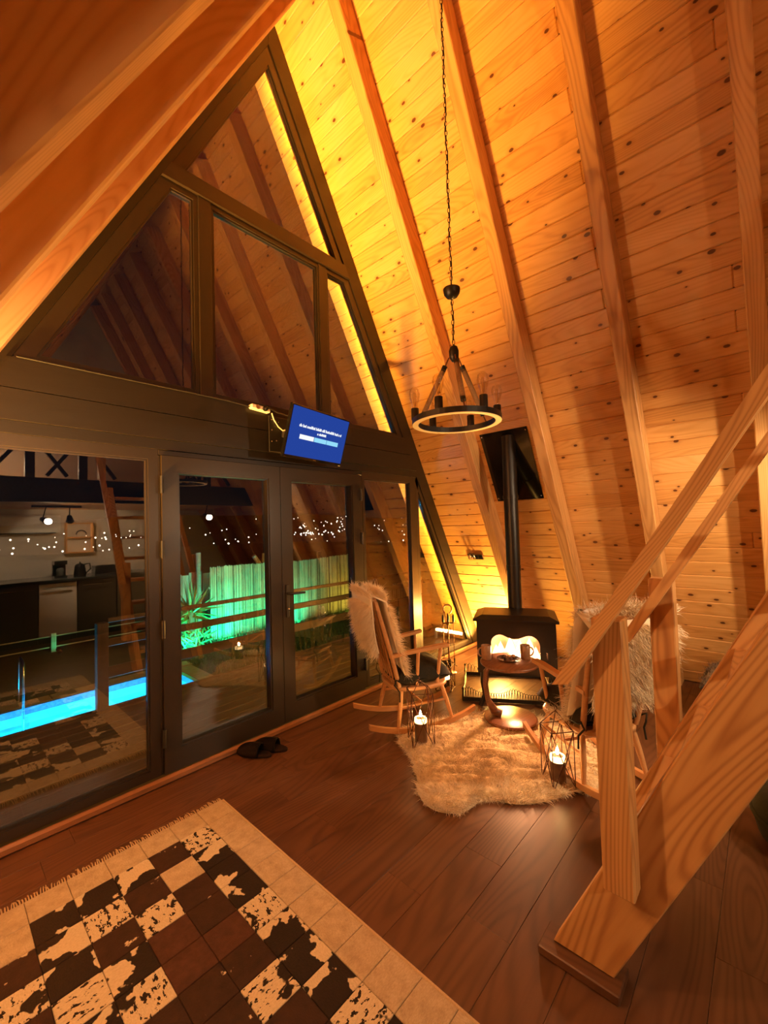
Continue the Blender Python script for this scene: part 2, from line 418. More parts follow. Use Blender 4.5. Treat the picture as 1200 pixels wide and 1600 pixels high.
# rafters
RW = .095
order = ['nearest the gable glass', 'second from the gable glass', 'third from the gable glass', 'fourth from the gable glass', 'fifth from the gable glass, over the loft edge', 'sixth from the gable glass, over the loft', 'seventh from the gable glass, over the loft', 'eighth from the gable glass, by the back wall']
for side, gy in ((1, [2.18, 1.467, .756, .04, -.67, -1.38, -2.09, -2.64]), (-1, [2.10, 1.44, .84, .12, -.60, -1.32, -2.04, -2.64])):
    for k, y in enumerate(gy):
        Lr = SL - EH/math.tan(math.pi/2-A)*0
        p0 = rp(0.0, y-RW/2, EH/2, side); p1 = rp(SL-.335, y-RW/2, EH/2, side)
        inn = (-SA, 0, -CA) if side > 0 else (SA, 0, -CA)
        o = beam('rafter', p0, p1, RW, EH, M['rafter'], None, inn, .006)
        tag(o, ('pine rafter on the right slope, ' if side > 0 else 'pine rafter on the left slope, ')+order[k], 'rafter', 'exposed roof rafters')
rb = beam('ridge_beam', (XC, YB, ztop()-.125), (XC, GY-.02, ztop()-.125), .05, .09, M['rafter']); tag(rb, 'pine ridge beam along the top of the roof', 'beam')

# ------------------------------------------------------------------ floor
fl = struct('floor', T(XC, 0, 0))
abox('subfloor', -1.25, 4.95, YB, GY+.1, -.06, -.0125, M['backing'], fl, 0)
PW = .1875; y = GY; row = 0; rnd = random.Random(5)
while y > YB+.02:
    y0 = max(YB, y-PW); x = -1.3-rnd.random()*1.2
    while x < 4.95:
        a, b = max(x, -1.2), min(x+1.28, 4.92)
        if b-a > .03: abox('plank', a+.0006, b-.0006, y0+.0006, y-.0006, -.012, 0, M['floor'], fl, .0007)
        x += 1.28
    y = y0; row += 1
bs = tag(abox('baseboard_gable', -1.1, 4.78, 2.80, GY, 0, .048, wood('sill_trim', (.30, .13, .055), (.24, .10, .042), (.15, .06, .025), None, .4, 1), None, .012), kind='structure')

# ------------------------------------------------------------------ gable wall: dark timbers
gw = struct('wall_gable', T(XC, GY, 0))
ES = .155
for side in (1, -1):
    f = (lambda x: x) if side > 0 else (lambda x: 2*XC-x)
    pts = [(f(xr(0, .002)), 0), (f(xr(0, ES)), 0), (f(XC+.001), ztop(ES)), (f(XC+.001), ztop(.002))]
    prism_xz('slope_timber', pts, GY, GY+.1, M['dark_timber'], gw)
for z0, z1, yy in ((2.155, 2.318, GY-.014), (2.322, 2.482, GY-.014)):
    prism_xz('beam_board', [(xl(z0, ES)-.02, z0), (xr(z0, ES)+.02, z0), (xr(z1, ES)+.02, z1), (xl(z1, ES)-.02, z1)], yy, GY+.099, M['dark_timber'], gw)
prism_xz('beam_ledge', [(xl(2.48, ES), 2.4815), (xr(2.48, ES), 2.4815), (xr(2.48, ES)-.02, 2.50), (xl(2.48, ES)+.02, 2.50)], GY-.004, GY+.09, M['upvc'], gw)
z0, z1 = 2.088, 2.153
prism_xz('lintel_trim', [(xl(z0, ES), z0), (xr(z0, ES), z0), (xr(z1, ES), z1), (xl(z1, ES), z1)], GY-.002, GY+.098, M['dark_timber'], gw)

# windows and doors
FY0, FY1, PY = GY+.010, GY+.075, GY+.036
def pane_poly(root, pts): prism_xz('pane', pts, PY-.002, PY+.002, M['glass'], root)
def inset(pts, d):
    """inset a convex polygon"""
    n = len(pts); c = Vector((sum(p[0] for p in pts)/n, sum(p[1] for p in pts)/n)); lines = []
    for i in range(n):
        a, b = Vector(pts[i]), Vector(pts[(i+1) % n]); t = (b-a).normalized(); nn = Vector((-t.y, t.x))
        if nn.dot(c-a) < 0: nn = -nn
        dd = d[i] if isinstance(d, (list, tuple)) else d
        lines.append((a+nn*dd, t))
    out = []
    for i in range(n):
        p, t = lines[i-1]; q, u = lines[i]; den = t.x*u.y-t.y*u.x
        s = ((q.x-p.x)*u.y-(q.y-p.y)*u.x)/den; out.append((p.x+t.x*s, p.y+t.y*s))
    return out
def window(name, pts, d, names=None, y0=None, y1=None):
    """fixed light: one frame member per side, a thin glazing bead per side, one pane"""
    root = struct(name, T(pts[0][0], GY, pts[0][1])); q = inset(pts, d); qb = inset(pts, [x+.012 for x in d] if isinstance(d, (list, tuple)) else d+.012)
    n = len(pts); y0 = FY0 if y0 is None else y0; y1 = FY1 if y1 is None else y1
    for i in range(n):
        j = (i+1) % n
        prism_xz('frame_member', [pts[i], pts[j], q[j], q[i]], y0, y1, M['upvc'], root)
        prism_xz('glazing_bead', [q[i], q[j], qb[j], qb[i]], PY-.016, PY+.012, M['upvc'], root)
    pane_poly(root, qb); return root
ZB, ZH = .05, 2.087
window('window_1', [(.09, ZB), (.985, ZB), (.985, ZH), (.09, ZH)], [.05, .058, .065, .05])
window('window_2', [(2.80, ZB), (3.625, ZB), (3.625, ZH), (2.80, ZH)], [.05, .10, .065, .03])
window('window_3', [(3.627, ZB), (xr(ZB, ES), ZB), (3.627, (DR-ES-SA*3.627)/CA)] if (DR-ES-SA*3.627)/CA < ZH else [(3.627, ZB), (xr(ZB, ES), ZB), (xr(ZH, ES), ZH), (3.627, ZH)], .045)
window('window_4', [(.088, ZB), (xl(ZB, ES), ZB), (.088, (DR-ES-SA*3.632)/CA)], .045)
# upper lights
ZT0, ZT1, ZBT = 3.915, 4.025, 2.50
mull = M['upvc']
um = struct('trim_3', T(XC, GY, ZBT))
abox('mullion', 1.262, 1.354, GY+.002, FY1, ZBT, ZT0, mull, um); abox('mullion', 2.33, 2.418, GY+.002, FY1, ZBT, ZT0, mull, um)
prism_xz('transom', [(xl(ZT0, ES), ZT0), (xr(ZT0, ES), ZT0), (xr(ZT1, ES), ZT1), (xl(ZT1, ES), ZT1)], GY-.012, FY1, mull, um)
window('window_5', [(xl(ZBT, ES), ZBT), (1.261, ZBT), (1.261, ZT0-.001), (xl(ZT0, ES), ZT0-.001)], [.02, .03, .045, .075])
window('window_6', [(1.355, ZBT), (2.329, ZBT), (2.329, ZT0-.001), (1.355, ZT0-.001)], [.02, .014, .04, .014])
window('window_7', [(2.419, ZBT), (xr(ZBT, ES), ZBT), (xr(ZT0, ES), ZT0-.001), (2.419, ZT0-.001)], [.02, .075, .045, .014])
window('window_8', [(xl(ZT1, ES), ZT1+.001), (xr(ZT1, ES), ZT1+.001), (XC, ztop(ES))], [.02, .075, .075])
dh = struct('trim_4', T(1.86, GY, 0))
abox('door_head', .986, 2.799, FY0, FY1+.01, 2.052, ZH, M['upvc'], dh); abox('door_jamb', .986, .999, FY0, FY1+.01, ZB, 2.05, M['upvc'], dh); abox('door_jamb', 2.755, 2.799, FY0, FY1+.01, ZB, 2.05, M['upvc'], dh)
def door(name, x0, x1, hinge, handle):
    z0, z1 = ZB+.004, 2.049; root = struct(name, T((x0+x1)/2, GY, 0))
    d = [.135, .098, .098, .098]; pts = [(x0, z0), (x1, z0), (x1, z1), (x0, z1)]; q = inset(pts, d); qb = inset(pts, [v+.012 for v in d])
    for i, nm in enumerate(('bottom_rail', 'stile', 'top_rail', 'stile')):
        j = (i+1) % 4; prism_xz(nm, [pts[i], pts[j], q[j], q[i]], GY-.012, FY1, M['upvc'], root)
        prism_xz('glazing_bead', [q[i], q[j], qb[j], qb[i]], GY-.004, PY+.014, M['upvc'], root)
    pane_poly(root, qb)
    for z in (.28, .95, 1.45, 1.86):
        MB().tube([(hinge, GY-.02, z-.055), (hinge, GY-.02, z+.055)], .011, 8).build('hinge', M['black_metal'], root, I4)
    if handle:
        h = abox('handle', handle-.014, handle+.014, GY-.024, GY-.012, .86, 1.12, M['black_metal'], root, .004)
        MB().tube([(handle, GY-.02, 1.05), (handle, GY-.062, 1.05), (handle+.018, GY-.068, 1.05), (handle+.13, GY-.068, 1.045)], .009, 8).build('lever', M['black_metal'], h, I4)
        MB().lathe([(.008, 0), (.008, .012), (.0001, .013)], 10, T(handle, GY-.024, .93) @ Matrix.Rotation(R(90), 4, 'X')).build('key_cylinder', M['chrome'], h, I4)
    return root
door('door_1', 1.0, 1.872, .996, None)
door('door_2', 1.876, 2.752, 2.757, 1.918)

# ------------------------------------------------------------------ back wall, loft, kitchen (behind the camera, mirrored in the glass)
bw = tag(prism_xz('wall_back', [(xl(0, 0), 0), (xr(0, 0), 0), (XC, ztop(0))], YB-.08, YB-.001, M['white_wall']), kind='structure')
lf = struct('ceiling', T(XC, -1.7, 2.0))
LY = -.62
prism_xz('loft_deck', [(xl(2.19, EH)+.012, 2.19), (xr(2.19, EH)-.03, 2.19), (xr(2.22, EH)-.012, 2.22), (xl(2.22, EH)+.03, 2.22)], YB, LY, M['rafter'], lf)
for i in range(15):
    yy = YB+.02+i*.14; 
    if yy+.138 < LY-.09: abox('ceiling_board', xl(1.99, EH)+.03, xr(1.99, EH)-.03, yy, yy+.138, 1.99, 2.01, M['pine'], lf, .004)
fb = tag(prism_xz('loft_beam', [(xl(1.97, EH)+.01, 1.97), (xr(1.97, EH)-.01, 1.97), (xr(2.26, EH)-.01, 2.26), (xl(2.26, EH)+.01, 2.26)], LY-.08, LY+.02, M['dark_timber']), 'dark beam along the loft edge, mirrored in the glass', 'beam')
lr = thing('loft_railing', 'dark loft railing with braced posts, mirrored in the glass', 'railing', T(XC, LY, 2.26))
for x in (.80, 1.32, 2.42, 2.92):
    z1 = 3.05; abox('post', x-.045, x+.045, LY-.07, LY+.01, 2.262, z1, M['dark_timber'], lr)
    for sgn in (-1, 1): beam('brace', (x+sgn*.36, LY-.03, 2.29), (x+sgn*.04, LY-.03, 2.75), .05, .04, M['dark_timber'], lr)
abox('rail', .72, 1.38, LY-.075, LY+.015, 3.052, 3.11, M['dark_timber'], lr); abox('rail', 2.36, 3.0, LY-.075, LY+.015, 3.052, 3.11, M['dark_timber'], lr)
CY = -2.03
wt = tag(abox('worktop', -.35, 2.6, YB, CY+.03, .88, .92, M['counter'], None, .004), 'long dark kitchen worktop, mirrored in the left window', 'worktop')
cabx = [(-.33, .22), (.225, .60), (.605, 1.07), (1.075, 1.53), (1.535, 2.05), (2.055, 2.58)]
cl = ['far left dark cabinet', 'dark kitchen cabinet left of the middle', 'dark kitchen cabinet beside the pale dishwasher', 'pale dishwasher between dark cabinets, mirrored in the left window', 'dark oven cabinet right of the dishwasher', 'far right dark kitchen cabinet']
for i, (a, b) in enumerate(cabx):
    t = thing('dishwasher' if i == 3 else 'kitchen_cabinet', cl[i] if i == 3 else cl[i]+' under the worktop', 'dishwasher' if i == 3 else 'cabinet', T((a+b)/2, (YB+CY)/2, 0), None if i == 3 else 'base cabinets of the mirrored kitchen')
    abox('body', a, b, YB+.02, CY-.02, .09, .879, M['cab'], t); abox('plinth', a, b, YB+.06, CY-.06, 0, .089, M['black_metal'], t)
    d = abox('door', a+.003, b-.003, CY-.019, CY, .10, .86, M['grey_panel'] if i == 3 else M['cab'], t)
    beam('handle', (a+.06, CY+.02, .80), (b-.06, CY+.02, .80), .012, .012, M['chrome'], d)
ac = thing('air_conditioner', 'white wall air conditioner above the mirrored kitchen', 'air conditioner', T(1.0, YB, 1.6))
MB().prism([(YB, 1.62), (YB+.16, 1.62), (YB+.20, 1.68), (YB+.20, 1.86), (YB+.16, 1.89), (YB, 1.89)], .62, 1.42, Matrix(((0, 0, 1, 0), (1, 0, 0, 0), (0, 1, 0, 0), (0, 0, 0, 1)))).build('housing', M['ac_white'], ac, I4)
abox('louvre', .68, 1.36, YB+.10, YB+.19, 1.605, 1.622, M['counter'], ac)
pf = thing('wall_shelf', 'pale framed wall shelf beside the air conditioner, mirrored in the window', 'shelf', T(1.68, YB, 1.27))
for (a, b, c_, d_) in ((1.50, 1.52, 1.27, 1.77), (1.86, 1.88, 1.27, 1.77)): abox('side_panel', a, b, YB, YB+.12, c_, d_, M['rafter'], pf)
for z in (1.27, 1.52, 1.75): abox('shelf_board', 1.521, 1.859, YB, YB+.12, z, z+.02, M['rafter'], pf)
MB().tube([(1.72+.07*math.cos(R(a)), YB+.06, 1.575+.07*math.sin(R(a))) for a in range(0, 181, 20)], .01, 6).build('arch_ornament', M['black_metal'], pf, I4)
kt = thing('kettle', 'black kettle on the mirrored worktop', 'kettle', T(1.62, -2.3, .92))
MB().lathe([(.08, 0), (.085, .03), (.07, .16), (.05, .19), (.012, .2), (.012, .22), (.0001, .225)], 16).build('body', M['gloss_black'], kt)
MB().tube([(.06, 0, .18), (.13, 0, .19), (.14, 0, .1), (.08, 0, .04)], .011, 6).build('handle', M['gloss_black'], kt)
cm = thing('coffee_machine', 'small black coffee machine left of the kettle', 'coffee machine', T(1.37, -2.35, .92))
MB().box(-.08, .08, -.1, .1, 0, .03).box(-.08, .08, -.1, -.02, .03, .22).box(-.08, .08, -.1, .1, .2, .26).build('body', M['gloss_black'], cm)
MB().lathe([(.05, .031), (.055, .12), (.04, .15)], 14, T(0, .045, 0)).build('jug', M['counter'], cm)
tr = thing('toaster', 'flat black toaster right of the kettle', 'toaster', T(1.98, -2.35, .92))
MB().box(-.17, .17, -.12, .12, .01, .14).build('body', M['gloss_black'], tr); MB().box(-.12, .12, -.02, .02, .14, .146).build('slot', M['chrome'], tr)
def spotlight(name, label, loc, aim, energy, col, cone=R(110), size=.04, group=None, mount='up'):
    t = thing(name, label, 'lamp', T(*loc), group); d = (Vector(aim)-Vector(loc)).normalized()
    Mx = T(*loc) @ d.to_track_quat('Z', 'Y').to_matrix().to_4x4()
    MB().lathe([(.0001, -.09), (.03, -.085), (.036, -.03), (.05, .03), (.046, .03), (.034, -.02), (.0001, -.022)], 16).build('shade', M['black_metal'], t, Mx)
    MB().lathe([(.0001, .006), (.026, .004), (.03, -.005), (.0001, -.012)], 14).build('bulb', M['bulb_on'], t, Mx)
    if mount == 'up': MB().tube([tuple(Vector(loc)-d*.07), (loc[0], loc[1], loc[2]+.19)], .007, 6).build('stem', M['black_metal'], t, I4)
    lamp('light', 'SPOT', tuple(Vector(loc)+d*.045), energy, col, t, size, tuple(Vector(loc)+d), cone, .6)
    return t
abox_t = thing('light_track', 'black ceiling track over the kitchen spots', 'track', T(1.25, -1.7, 1.97)); abox('bar', .95, 1.52, -1.715, -1.685, 1.965, 1.989, M['black_metal'], abox_t)
spotlight('spotlight', 'left kitchen track spotlight, mirrored in the window', (1.11, -1.7, 1.78), (2.25, .55, .95), 105, SOFT, group='kitchen track spotlights')
spotlight('spotlight', 'right kitchen track spotlight, mirrored in the window', (1.38, -1.7, 1.79), (1.6, -2.6, 1.2), 190, SOFT, group='kitchen track spotlights')
spotlight('spotlight', 'bright spotlight under the loft beside the wooden slope, mirrored in the door', (3.0, -.82, 1.80), (3.3, .6, 1.25), 150, SOFT, R(108))
ll = thing('loft_lamp', 'small lamp on the loft floor behind the railing', 'lamp', T(.45, -2.3, 2.222))
MB().lathe([(.06, 0), (.06, .02), (.012, .03), (.012, .2)], 14).build('base', M['black_metal'], ll); MB().lathe([(.0001, .29), (.05, .27), (.06, .22), (.03, .19)], 14).build('bulb', M['bulb_on'], ll)
lamp('light', 'POINT', (.45, -2.3, 2.60), 40, SOFT, ll, .06)

# wall lamp on the left slope, ridge spot above the gable
wl = thing('wall_lamp', 'warm wall lamp on the left slope between two rafters', 'lamp', T(-.3, 1.77, 1.7))
MB().lathe([(.05, 0), (.05, .015), (.0001, .016)], 14).build('backplate', M['black_metal'], wl, roof_frame(1.7/SA, 1.77, 0, -1))
MB().tube([(-.29, 1.77, 1.69), (-.2, 1.77, 1.66), (-.12, 1.77, 1.66)], .008, 6).build('arm', M['black_metal'], wl, I4)
MB().lathe([(.0001, 1.78), (.04, 1.76), (.045, 1.70), (.02, 1.665)], 14, T(-.12, 1.77, 0)).build('bulb', M['bulb_on'], wl, I4)
lamp('light', 'POINT', (.0, 1.77, 1.74), 60, (1.0, .57, .25), wl, .05)

# LED tube at the foot of the right slope
lt = thing('led_tube_lamp', 'glowing LED tube lying at the foot of the right slope', 'lamp', T(4.70, 2.52, 0))
MB().tube([(4.735, 2.30, .115), (4.735, 2.73, .115)], .013, 10).build('tube', M['led'], lt, I4)
for yy in (2.30, 2.74): abox('end_cap', 4.715, 4.755, yy-.012, yy+.012, .0, .135, M['white_plastic'], lt)
lamp('light', 'AREA', (4.72, 2.52, .135), LED_RIGHT, AMBER, lt, .40, (4.40, 2.52, .9), size_y=.03)
l2 = thing('led_tube_lamp', 'glowing LED tube lying at the foot of the left slope', 'lamp', T(2*XC-4.70, 2.52, 0))
MB().tube([(2*XC-4.70, 2.31, .06), (2*XC-4.70, 2.73, .06)], .016, 10).build('tube', M['led'], l2, I4)
for yy in (2.30, 2.74): abox('end_cap', 2*XC-4.72, 2*XC-4.68, yy-.012, yy+.012, .0, .08, M['white_plastic'], l2)
lamp('light', 'AREA', (2*XC-4.695, 2.52, .082), LED_LEFT, AMBER, l2, .40, (1.9, 3.2, 5.0), size_y=.03, spread=R(62))
ul = thing('uplight', 'small amber uplight on the floor behind the stove', 'lamp', T(4.36, 2.30, 0))
MB().lathe([(.05, 0), (.05, .02), (.012, .03), (.012, .34), (.045, .36), (.055, .40), (.05, .40), (.04, .37), (.0001, .365)], 16).build('stand', M['black_metal'], ul)
MB().lathe([(.0001, .46), (.022, .45), (.028, .42), (.016, .38)], 12).build('bulb', M['led'], ul)
lamp('light', 'POINT', (4.36, 2.30, .44), 210, (1.0, .56, .13), ul, .035)
# LED strip outside under the right overhang
lo = thing('outdoor_led_strip', 'amber LED strip outside along the right gable frame', 'light strip', T(BX, GY+.14, 0))
MB().tube([tuple(rp(.25, GY+.125, .05)), tuple(rp(SL-.25, GY+.125, .05))], .008, 6).build('strip', emit('outdoor_strip', (1.0, .50, .06), 500), lo, I4)

# ------------------------------------------------------------------ staircase (steep loft ladder)
st = thing('staircase', 'steep open pine staircase rising to the loft on the right', 'stairs', T(1.9, .5, 0))
YZ = Matrix(((0, 0, 1, 0), (1, 0, 0, 0), (0, 1, 0, 0), (0, 0, 0, 1)))          # (a,b,c) -> (y=a, z=b, x=c)
k = 1/math.tan(R(62.7))
def stringer(x0, x1):
    c = Vector(((x0+x1)/2, .15, .9)); ang = R(62.7)
    # local frame: X up the slope, Y across the board, Z thickness
    d = Vector((0, -math.cos(ang), math.sin(ang))); n = Vector((0, math.sin(ang), math.cos(ang))); z = d.cross(n)
    F = Matrix(((d.x, n.x, z.x, c.x), (d.y, n.y, z.y, c.y), (d.z, n.z, z.z, c.z), (0, 0, 0, 1))); Fi = F.inverted()
    pts = [(.445, .035), (.643, .035), (.637-2.11*k, 2.16), (.44-2.11*k, 2.16)]
    m = MB(); loc = []
    for y_, z_ in pts: q = Fi @ Vector((c.x, y_, z_)); loc.append((q.x, q.y))
    m.prism(loc, -(x1-x0)/2, (x1-x0)/2); me = m.mesh('stringer')
    bm = bmesh.new(); bm.from_mesh(me); bmesh.ops.bevel(bm, geom=[e for e in bm.edges if e.calc_length() > .1], offset=.004, segments=1, affect='EDGES'); bm.to_mesh(me); bm.free()
    return obj('stringer', me, M['stair'], st, F)
stringer(1.54, 1.60); stringer(2.20, 2.26)
for i in range(1, 9):
    z = .255*i; ym = .5385-(z-.05)*k
    if z < 2.1: abox('tread', 1.6, 2.2, ym-.085, ym+.085, z-.035, z, M['stair'], st, .004)
abox('newel_post', 1.462, 1.54, .352, .442, .375, 1.235, M['stair'], st, .004)
abox('newel_post', 2.262, 2.345, .33, .425, .30, 1.275, M['stair'], st, .004)
def handrail(x0, x1, a, b, c_, d_):
    F = T((x0+x1)/2, (a[0]+d_[0])/2, (a[1]+d_[1])/2)
    ang = math.atan2(d_[1]-a[1], -(d_[0]-a[0])); dd = Vector((0, -math.cos(ang), math.sin(ang))); n = Vector((0, math.sin(ang), math.cos(ang))); z = dd.cross(n)
    o = F.translation; F = Matrix(((dd.x, n.x, z.x, o.x), (dd.y, n.y, z.y, o.y), (dd.z, n.z, z.z, o.z), (0, 0, 0, 1))); Fi = F.inverted()
    loc = [tuple((Fi @ Vector((o.x, p[0], p[1]))).xy) for p in (a, b, c_, d_)]
    MB().prism(loc, -(x1-x0)/2, (x1-x0)/2).build('handrail', M['stair'], st, F)
handrail(1.405, 1.461, (.555, 1.010), (.503, 1.022), (-.60, 2.785), (-.605, 2.87))
handrail(2.19, 2.245, (.535, 1.000), (.497, .985), (-.60, 2.74), (-.605, 2.82))
abox('newel_post', 1.462, 1.54, -.60, -.51, 2.262, 2.9, M['stair'], st, .004); abox('newel_post', 2.262, 2.345, -.60, -.51, 2.262, 2.9, M['stair'], st, .004)
pb = tag(abox('floor_block', 1.492, 1.615, .418, .682, .001, .034, M['floor'], None, .004), 'dark wooden block on the floor under the stair foot', 'block')

# ------------------------------------------------------------------ TV and its socket
TVM = Matrix.Identity(4)
def tvf():
    yaw, pit = .1821, .3062
    r_ = Vector((math.cos(yaw), math.sin(yaw), 0)); fw = Vector((math.sin(yaw), -math.cos(yaw), 0)); up = Vector((0, 0, math.cos(pit)))+fw*math.sin(pit); n = r_.cross(up)
    return Matrix(((r_.x, up.x, n.x, 2.06), (r_.y, up.y, n.y, 2.552), (r_.z, up.z, n.z, 2.264), (0, 0, 0, 1)))
TVM = tvf(); TW, TH = .672, .390
tv = thing('television', 'flat television with blue message screen on the dark beam', 'television', TVM)
obox('housing', (TW, TH, .03), TVM @ T(0, 0, -.017), M['gloss_black'], tv, .004)
obox('rear_bulge', (TW*.6, TH*.6, .03), TVM @ T(0, 0, -.047), M['black_metal'], tv, .006)
sc = MB().box(-TW/2+.012, TW/2-.012, -TH/2+.022, TH/2-.012, -.0018, .0006).build('screen', M['screen'], tv)
def letters(y, x0, x1, h, seed):
    m = MB(); x = x0; q = random.Random(seed)
    while x < x1:
        w_ = q.uniform(.006, .011); m.box(x, min(x+w_, x1), y, y+h*q.choice([.75, .75, 1.0, 1.1]), .0008, .0016); x += w_+.0022
        if q.random() < .14: x += .007
    return m
letters(.045, -.235, .262, .020, 1).build('message_line', M['screen_white'], sc)
letters(.012, -.03, .075, .018, 2).build('message_line', M['screen_white'], sc)
obox('button', (.155, .034, .001), TVM @ T(-.135, -.026, .0012), M['screen_white'], sc, 0)
obox('button', (.142, .034, .001), TVM @ T(.020, -.026, .0012), M['screen_cyan'], sc, 0)
obox('button', (.140, .034, .001), TVM @ T(.166, -.026, .0012), M['screen_cyan'], sc, 0)
obox('brand_mark', (.034, .006, .002), TVM @ T(0, -TH/2+.011, -.001), M['chrome'], tv, 0)
tb = thing('tv_bracket', 'black swing-arm bracket holding the television', 'bracket', T(1.86, GY, 2.3))
abox('wall_plate', 1.775, 1.965, GY-.026, GY-.015, 2.16, 2.44, M['black_metal'], tb)
beam('arm', (1.9, GY-.02, 2.31), (2.03, 2.64, 2.29), .035, .05, M['black_metal'], tb); beam('tilt_head', (2.03, 2.645, 2.24), (2.06, 2.615, 2.33), .09, .03, M['black_metal'], tb)
for (x, z) in ((1.80, 2.41), (1.84, 2.405), (1.86, 2.40), (1.80, 2.33), (1.80, 2.24), (1.84, 2.25)): MB().lathe([(.0045, 0), (.0045, .003), (.0001, .004)], 8, T(x, GY-.026, z) @ Matrix.Rotation(R(90), 4, 'X')).build('screw', M['chrome'], tb, I4)
ps = thing('power_strip', 'pale double power socket on top edge of the dark beam', 'socket', T(1.69, GY, 2.47))
obox('body', (.158, .05, .035), T(1.694, GY-.032, 2.475) @ Matrix.Rotation(R(4), 4, 'Y'), M['white_plastic'], ps, .006)
MB().lathe([(.018, 0), (.018, .003), (.013, .003), (.013, -.004), (.0001, -.004)], 14, T(1.665, GY-.058, 2.478) @ Matrix.Rotation(R(90), 4, 'X')).build('outlet', M['ceramic'], ps, I4)
MB().lathe([(.019, 0), (.019, .022), (.010, .04), (.0001, .042)], 14, T(1.722, GY-.057, 2.473) @ Matrix.Rotation(R(90), 4, 'X')).build('plug', M['gloss_black'], ps, I4)
pc = tag(MB().tube([(1.80, GY-.03, 2.46), (1.815, GY-.035, 2.41), (1.85, GY-.04, 2.36), (1.89, GY-.04, 2.335), (1.925, GY-.05, 2.35), (1.935, GY-.09, 2.385), (1.94, GY-.16, 2.40)], .0055, 6).build('cable', M['white_plastic']), 'pale cable looping from the socket to the television', 'cable')
kc = tag(MB().tube([(1.728, GY-.098, 2.472), (1.77, GY-.09, 2.468), (1.83, GY-.06, 2.465), (1.90, GY-.07, 2.455), (1.97, GY-.2, 2.42)], .006, 6).build('cable', M['black_metal']), 'black power cable along the beam top behind the television', 'cable')
lc = tag(MB().tube([(1.612, GY-.03, 2.476), (1.45, GY-.02, 2.488), (1.2, GY-.019, 2.49), (.8, GY-.019, 2.488), (.3, GY-.019, 2.487)], .005, 6).build('cable', M['black_metal']), 'thin dark cable running left from the socket along the beam', 'cable')

# ------------------------------------------------------------------ chandelier
CX, CYY = 1.845, 1.165
ch = thing('chandelier', 'black ring chandelier with rope arms and six clear filament bulbs', 'chandelier', T(CX, CYY, 2.05))
LN = [Vector((CX, CYY, 0))]
link = MB().tube([(.0065*math.cos(a)*1.0, 0, .0155*math.sin(a)) for a in [2*math.pi*i/12 for i in range(12)]], .0019, 5, True).mesh('link')
zz = 2.475; n = 0
while zz < ztop()-.36:
    if not (2.735 < zz < 2.80): obj('chain_link', link, M['black_metal'], ch, T(CX, CYY, zz) @ RZ(R(90)*(n % 2)+.3)); n += 1
    zz += .0262
MB().tube([(CX+.006*math.sin(i*1.3), CYY+.006*math.cos(i*1.3), 2.5+i*.06) for i in range(int((ztop()-.36-2.5)/.06))], .0026, 5).build('flex', M['black_metal'], ch, I4)
MB().lathe([(.0001, 2.732), (.012, 2.733), (.03, 2.743), (.041, 2.76), (.045, 2.782), (.045, 2.784), (.0001, 2.784)], 20, T(CX, CYY, 0)).build('canopy_cup', M['black_metal'], ch, I4)
MB().lathe([(.0001, 2.395), (.012, 2.40), (.024, 2.42), (.026, 2.455), (.02, 2.475), (.006, 2.485), (.0001, 2.486)], 14, T(CX, CYY, 0)).build('hub', M['black_metal'], ch, I4)
RO, RI, RZ0 = .228, .196, 2.072
rg = MB().lathe([(RI, RZ0+.002), (RI, RZ0+.028), (RO, RZ0+.028), (RO, RZ0+.002)], 56, T(CX, CYY, 0), False); rg = MB()
for prof in ([(RI, RZ0+.002), (RI, RZ0+.03), (RO, RZ0+.03), (RO, RZ0+.002), (RI, RZ0+.002)],):
    seg = 56; vs = []; fs = []
    for r_, z_ in prof[:4]:
        for j in range(seg): vs.append((CX+r_*math.cos(2*math.pi*j/seg), CYY+r_*math.sin(2*math.pi*j/seg), z_))
    for i in range(4):
        for j in range(seg): fs.append((i*seg+j, i*seg+(j+1) % seg, ((i+1) % 4)*seg+(j+1) % seg, ((i+1) % 4)*seg+j))
    rg.add(vs, fs)
ring = rg.build('ring', M['black_metal'], ch, I4)
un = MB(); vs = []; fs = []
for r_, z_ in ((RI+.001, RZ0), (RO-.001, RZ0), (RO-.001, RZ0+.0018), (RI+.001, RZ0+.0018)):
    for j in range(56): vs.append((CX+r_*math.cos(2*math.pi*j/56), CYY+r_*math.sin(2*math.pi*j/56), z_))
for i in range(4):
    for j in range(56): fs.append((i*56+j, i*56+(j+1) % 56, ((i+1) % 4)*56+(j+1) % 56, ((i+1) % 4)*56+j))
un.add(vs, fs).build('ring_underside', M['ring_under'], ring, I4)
bprof = [(.013, 0), (.014, .02), (.024, .05), (.028, .075), (.024, .097), (.012, .110), (.0001, .113)]
RM = (RO+RI)/2
va = math.atan2(-CYY, -CX)
for j in range(6):
    a = va-R(22)+j*math.pi/3; px, py = CX+RM*math.cos(a), CYY+RM*math.sin(a)
    MB().lathe([(.0195, 0), (.0195, .058), (.016, .060), (.0001, .060)], 14).build('socket', M['black_metal'], ch, T(px, py, RZ0+.030))
    b = MB().lathe(bprof, 16).build('bulb', M['bulb_glass'], ch, T(px, py, RZ0+.088))
    fm = MB()
    for q in range(5):
        aa = 2*math.pi*q/5; fm.tube([(.004*math.cos(aa), .004*math.sin(aa), .01), (.012*math.cos(aa), .012*math.sin(aa), .07), (.004*math.cos(aa+.6), .004*math.sin(aa+.6), .085)], .0007, 4)
    fm.build('filament', M['bronze'], b, T(px, py, RZ0+.088))
